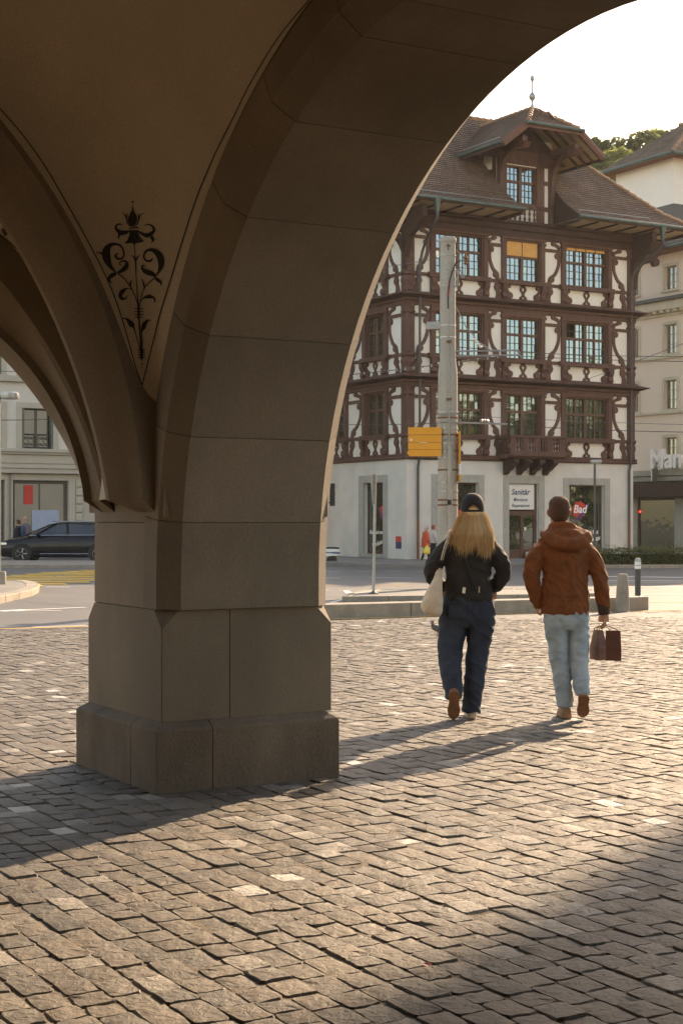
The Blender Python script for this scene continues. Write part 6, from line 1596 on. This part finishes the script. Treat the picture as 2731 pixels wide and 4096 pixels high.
st.build('hair_strands', M['strand'], hr, smooth=True, fix=False)
# ---- canvas tote on her shoulder
TO = empty('tote_bag', (WX, WY, 0), 0, 'cream canvas tote bag hanging from the woman\'s left shoulder', 'bag')
bgp = [(-.265, HY + .00, 1.30, .010, .018), (-.268, HY - .0, 1.22, .018, .035), (-.285, HY - .01, 1.12, .036, .07), (-.315, HY - .02, 1.02, .062, .12), (-.335, HY - .03, .92, .085, .15), (-.33, HY - .03, .85, .078, .15), (-.31, HY - .03, .82, .05, .12)]
bgp = [(x, y - .115 * min(1, max(0, (1.24 - z) / .15)), z, rx, ry * .62) for x, y, z, rx, ry in bgp]
fuse('bag_body', [('L', bgp[::-1])], .007, M['canvas'], TO, 3, folds(.007, 10, 10, 12, 4.4))
for dx, dy in ((0, 0), (.016, .02)):
    MB().tube(cat_rom([(-.262 + dx, HY - .012 - .1 + dy, 1.26), (-.238 + dx, HY - .128 + dy, 1.36), (-.205 + dx, HY - .118 + dy, 1.455), (-.19 + dx, HY - .05 + dy, 1.493), (-.2, HY + .06, 1.47), (-.25, HY + .10, 1.35), (-.275, HY + .06, 1.24)], 5), [(.014, .004)] * 31, 6).build('strap', M['canvas'], TO, smooth=True)

# ---------------------------------------------------------------- man
MX, MY = 1.795, 12.36
MO = empty('person', (MX, MY, 0), 0, 'man with short brown hair, rust hooded jacket and light jeans walking away', 'person', 'couple walking away across the plaza')
HY = .12; hx, hz_ = -.045, 1.640
body = head(hx, HY + .02, hz_, 1.03)
hw = (.315, HY - .01, .845)
body += [('L', [(-.01, HY, 1.38, .085, .07), (-.02, HY + .004, 1.46, .064, .064), (-.035, HY + .01, 1.55, .058, .06), (-.042, HY + .015, 1.60, .055, .06)]),
         ('L', [(.005, HY, .84, .155, .10), (.005, HY, 1.05, .14, .09), (0, HY, 1.28, .16, .10), (-.005, HY, 1.40, .15, .08), (-.01, HY, 1.43, .09, .07)]),
         ('T', [(.17, HY, 1.38), (.245, HY - .02, 1.17), (.29, HY - .02, 1.0), hw], [.05, .042, .036, .026]), ('T', [(-.2, HY, 1.38), (-.26, HY - .03, 1.16), (-.21, HY + .05, .95)], [.05, .042, .03]),
         ('T', [(-.07, HY, .84), (-.05, HY - .01, .48), (-.004, .06, .07)], [.08, .055, .04]), ('T', [(.105, HY, .84), (.108, HY - .05, .48), (.114, HY - .13, .27), (.116, HY - .16, .20)], [.08, .055, .035, .03])]
hand(body, hw); hand(body, (-.21, HY + .05, .95), side=-1)
mbod = fuse('body', body, .006, M['skin'], MO, 2); eyes(mbod, hx, HY + .02, hz_ + .005)
fuse('hair', [('L', [(hx, HY - .020, hz_ - .075, .045, .058), (hx, HY - .016, hz_ - .05, .066, .082), (hx, HY - .012, hz_ - .01, .080, .098), (hx, HY - .004, hz_ + .055, .0835, .106), (hx, HY + .006, hz_ + .10, .072, .098), (hx, HY + .008, hz_ + .13, .034, .05)])], .006, M['hair_brown'], MO, 2, folds(.003, 60, 60, 60, 2))
jk = [('L', [(.008, HY, .825, .19, .135), (.008, HY, .86, .192, .138), (.006, HY, 1.0, .188, .135), (.004, HY, 1.15, .185, .132), (.0, HY - .005, 1.30, .205, .135), (-.004, HY - .005, 1.40, .20, .112), (-.012, HY, 1.46, .13, .09), (-.02, HY + .01, 1.50, .085, .08)]),
      ('T', [(-.175, HY - .002, 1.365), (-.10, HY, 1.41), (-.01, HY + .005, 1.44), (.08, HY, 1.41), (.15, HY - .002, 1.365)], [.066, .078, .076, .078, .066]),
      ('T', [(.14, HY, 1.365), (.212, HY - .01, 1.28), (.262, HY - .025, 1.17), (.285, HY - .03, 1.05), (.305, HY - .02, .93), (.315, HY - .012, .83)], [.066, .076, .068, .062, .052, .044]),
      ('T', [(-.165, HY, 1.365), (-.232, HY - .01, 1.28), (-.268, HY - .03, 1.18), (-.258, HY - .02, 1.06), (-.225, HY + .02, .95), (-.19, HY + .05, .89)], [.066, .076, .068, .062, .054, .046])]
mj = fuse('jacket', jk, .009, M['jacket_rust'], MO, 4, folds(.011, 11, 11, 20, 1.7))
# hood lying on the back
fuse('hood', [('T', [(-.165, HY + .03, 1.475), (-.150, HY - .06, 1.45), (-.085, HY - .125, 1.405), (.01, HY - .150, 1.385), (.10, HY - .135, 1.40), (.165, HY - .07, 1.445), (.155, HY + .03, 1.475)], [(.035, .03), (.048, .045), (.058, .052), (.062, .055), (.058, .052), (.048, .045), (.035, .03)]),
              ('T', [(-.12, HY - .0, 1.50), (-.06, HY - .085, 1.47), (.0, HY - .10, 1.462), (.06, HY - .085, 1.47), (.11, HY - .0, 1.50)], [(.04, .03), (.05, .042), (.052, .045), (.05, .042), (.04, .03)]),
              ('T', [(-.11, HY + .03, 1.51), (-.10, HY - .03, 1.535), (-.03, HY - .072, 1.54), (.045, HY - .06, 1.53), (.075, HY + .01, 1.515)], [.026, .03, .032, .03, .026])], .008, M['jacket_rust'], mj, 4, folds(.005, 14, 14, 20, 6.2))
MB().tube([(.307, HY - .018, .905), (.316, HY - .012, .822)], [.052, .047], 14).build('cuff', M['cuff'], mj, smooth=True)
tr = [('L', [(.008, HY, .70, .155, .11), (.008, HY, .78, .182, .13), (.008, HY, .88, .18, .125), (.006, HY, .93, .16, .11)]),
      ('L', [(-.072, HY, .80, .092, .12), (-.070, HY, .72, .092, .118), (-.060, HY - .005, .60, .084, .10), (-.048, HY - .01, .48, .076, .092), (-.034, .09, .36, .074, .088), (-.018, .07, .24, .070, .082), (-.006, .055, .13, .066, .08), (-.003, .05, .085, .066, .08)][::-1]),
      ('L', [(.105, HY, .80, .088, .12), (.108, HY, .72, .086, .118), (.110, HY - .02, .60, .080, .10), (.108, HY - .05, .48, .073, .09), (.110, HY - .09, .37, .071, .084), (.114, HY - .14, .26, .066, .074), (.116, HY - .165, .19, .062, .068)][::-1])]
fuse('trousers', tr, .008, M['denim_light'], MO, 3, folds(.008, 9, 9, 20, 12.4))
shoe('shoe', (-.004, -.02, 0), (-.004, .26, 0), (0, 0, 1), .05, MO, M['shoe_tan'], M['shoe_tan'], .026)
shoe('shoe', (.117, -.135, .19), (.122, -.03, .01), (0, .88, .48), .046, MO, M['shoe_tan'], M['sole_brown'], .022)
# ---- two paper carrier bags in his right hand
def carrier(name, label, x, y, z0_, w, h, d, rz, material, top=1.0):
    o = empty(name, (MX + x, MY + y, z0_), rz, label, 'bag', 'paper bags in the man\'s hand')
    m = MB(); w2, d2 = w / 2, d / 2
    m.loft([[(-w2, -d2, 0), (w2, -d2, 0), (w2, d2, 0), (-w2, d2, 0)], [(-w2 * 1.0, -d2 * 1.05, h * .4), (w2, -d2 * 1.02, h * .4), (w2, d2, h * .4), (-w2, d2, h * .4)], [(-w2 * top, -d2 * .55, h), (w2 * top, -d2 * .55, h), (w2 * top, d2 * .55, h), (-w2 * top, d2 * .55, h)]], cap=False)
    m.add([(-w2, -d2, 0), (w2, -d2, 0), (w2, d2, 0), (-w2, d2, 0)], [[0, 1, 2, 3]])
    b = m.build('bag_body', material, o, bevel=.003); md = b.modifiers.new('t', 'SOLIDIFY'); md.thickness = .003
    return o, h, d2 * .55, w2 * top
hp_ = Vector((hw[0] + .0, hw[1] + .008, .735))
for nm, lb, x, y, z0_, w, h, d, rz, mt, tp in (('paper_bag', 'dark brown paper bag facing us in the man\'s right hand', .385, HY - .02, .455, .125, .235, .085, R(-6), M['bag_brown'], .92), ('paper_bag', 'brown paper bag hanging edge-on beside the other bag', .268, HY - .01, .460, .085, .235, .13, R(24), M['bag_dark'], .55)):
    o, h, dd, ww = carrier(nm, lb, x, y, z0_, w, h, d, rz, mt, tp)
    inv = Matrix.Rotation(-rz, 3, 'Z')
    gpt = inv @ (Vector((MX + hp_.x, MY + hp_.y, hp_.z)) - Vector((MX + x, MY + y, z0_)))
    for sy in (-1, 1):
        MB().tube(cat_rom([(-ww * .55, sy * dd, h - .03), (-ww * .5, sy * dd, h + .01), (gpt.x - .006, gpt.y + sy * .012, gpt.z), (gpt.x + .006, gpt.y + sy * .012, gpt.z), (ww * .5, sy * dd, h + .01), (ww * .55, sy * dd, h - .03)], 4), .0035, 5).build('handle', M['rust'], o)

# ---------------------------------------------------------------- passers-by
def passer(px, py, d, hgt, yaw, label, coat, hairm, trous, coat_len=.5, bulk=1.0, stride=.16, group=None, z=None, bald=False):
    p = far(px, d); zz = gz(p.x, p.y) + .12 if z is None else z
    o = empty('person', (p.x, p.y, zz), yaw, label, 'person', group); s_ = hgt / 1.75
    S_ = lambda t: tuple(q * s_ for q in t)
    b = [(k[0], [tuple(q * s_ for q in v) for v in k[1]], *([[tuple(q * s_ for q in r) if isinstance(r, tuple) else r * s_ for r in k[2]]] if len(k) > 2 else [])) for k in
         head(0, .03, 1.62) + [('L', [(0, 0, .85, .14, .1), (0, 0, 1.1, .14, .1), (0, 0, 1.38, .16, .09), (0, .01, 1.46, .06, .06), (0, .02, 1.56, .05, .055)]),
                               ('T', [(.09, 0, .85), (.08, stride * .5, .48), (.08, stride * .8, .05)], [.08, .055, .04]), ('T', [(-.09, 0, .85), (-.08, -stride * .3, .48), (-.08, -stride, .08)], [.08, .055, .04]),
                               ('T', [(.17, 0, 1.38), (.24, -.02, 1.12), (.23, .06, .90), (.23, .08, .80)], [.05, .042, .03, .035]), ('T', [(-.17, 0, 1.38), (-.24, .02, 1.12), (-.23, .10, .92), (-.23, .12, .82)], [.05, .042, .03, .035]),
                               ('T', [(.08, stride * .8, .05), (.08, stride * .8 + .16, .04)], [.045, .035]), ('T', [(-.08, -stride, .06), (-.08, -stride + .16, .03)], [.045, .03])]]
    bo = fuse('body', b, .014 * s_, M['skin'], o, 2)
    def sc(k): return (k[0], [tuple(q * s_ for q in v) for v in k[1]], *([[r * s_ for r in k[2]]] if len(k) > 2 else []))
    fuse('coat', [sc(k) for k in (('L', [(0, 0, 1.42 - coat_len - .12, .21 * bulk, .17 * bulk), (0, 0, 1.15, .19 * bulk, .145 * bulk), (0, 0, 1.36, .19 * bulk, .12), (0, .01, 1.48, .09, .08)]),
                                  ('T', [(.17, 0, 1.39), (.25 * bulk, -.02, 1.14), (.24 * bulk, .06, .90)], [.075 * bulk, .07 * bulk, .055]), ('T', [(-.17, 0, 1.39), (-.25 * bulk, .02, 1.14), (-.24 * bulk, .10, .92)], [.075 * bulk, .07 * bulk, .055]))], .014, coat, o, 3, folds(.01, 8, 8, 20, px * .01))
    fuse('trousers', [sc(k) for k in (('L', [(0, 0, .74, .15, .12), (0, 0, .95, .16, .12)]), ('T', [(.085, 0, .85), (.08, stride * .5, .48), (.08, stride * .8, .08)], [.095, .07, .06]), ('T', [(-.085, 0, .85), (-.08, -stride * .3, .48), (-.08, -stride, .10)], [.095, .07, .06]))], .014, trous, o, 3)
    if not bald: fuse('hair', [sc(('L', [(0, .005, 1.56, .08, .09), (0, .01, 1.64, .086, .10), (0, .015, 1.71, .075, .09), (0, .02, 1.745, .03, .04)]))], .012, hairm, o, 2, folds(.006, 25, 25, 25, 3))
    return o
d1 = 66.2
pa = passer(1702, 2263, d1, 1.56, R(-75), 'elderly woman in a puffy orange-red coat beside the house corner', M['orange_coat'], M['grey_hair'], M['navy'], .58, 1.25, .18)
passer(1731, 2263, d1 + .9, 1.58, R(-60), 'red-haired woman in a pale top behind the orange coat', M['white_top'], M['red_hair'], M['navy'], .42, 1.0, .12)
PB = empty('yellow_carrier_bag', pa.location + Vector((.02, -.42, .0)), 0, 'yellow plastic bag carried by the woman in the orange coat', 'bag')
fuse('bag_body', [('L', [(0, 0, .34, .11, .06), (0, 0, .42, .15, .08), (0, 0, .55, .13, .06), (.02, .02, .70, .04, .03)])], .012, M['yellow_bag'], PB, 2, folds(.015, 12, 12, 12, 5))
MB().tube([(.02, .02, .68), (.04, .12, .80)], .008, 5).build('handle', M['yellow_bag'], PB)
dl = 61.5
passer(104, 2240, dl, 1.74, R(70), 'bald man in a dark coat walking behind the black car', M['grey_coat'], M['grey_hair'], M['navy'], .5, 1.05, .15, z=0.0, bald=True)
q = passer(76, 2245, dl - .6, 1.60, R(75), 'dark-haired pedestrian with a blue backpack behind the black car', M['navy'], M['hair_brown'], M['navy'], .45, 1.05, .15, z=0.0)
bpk = empty('backpack', q.location, q.rotation_euler.z, 'blue backpack on the dark-haired pedestrian', 'backpack')
fuse('pack_body', [('L', [(0, -.20, .95, .12, .07), (0, -.22, 1.1, .15, .10), (0, -.20, 1.28, .14, .08), (0, -.18, 1.36, .09, .04)])], .014, mat('backpack_blue', (.03, .06, .12), .8, .2, 8), bpk, 3)
MB().box(-.05, .05, -.325, -.30, 1.12, 1.17).build('badge', M['sign_red'], bpk)

# ================================================================== thin summer haze
hz = MB().box(-620, 620, -160, 1210, -3, 60).build('haze', bpy.data.materials.new('haze'), None)
hm = hz.data.materials[0]; hm.use_nodes = True; hn = hm.node_tree.nodes; hn.remove(hn['Principled BSDF'])
pv = hn.new('ShaderNodeVolumePrincipled'); pv.inputs['Color'].default_value = (.95, .93, .90, 1); pv.inputs['Density'].default_value = .00016; pv.inputs['Anisotropy'].default_value = .3
hm.node_tree.links.new(pv.outputs[0], hn['Material Output'].inputs['Volume'])
finish(hz, 'thin pale haze in the air over the street', 'haze', kind='stuff')
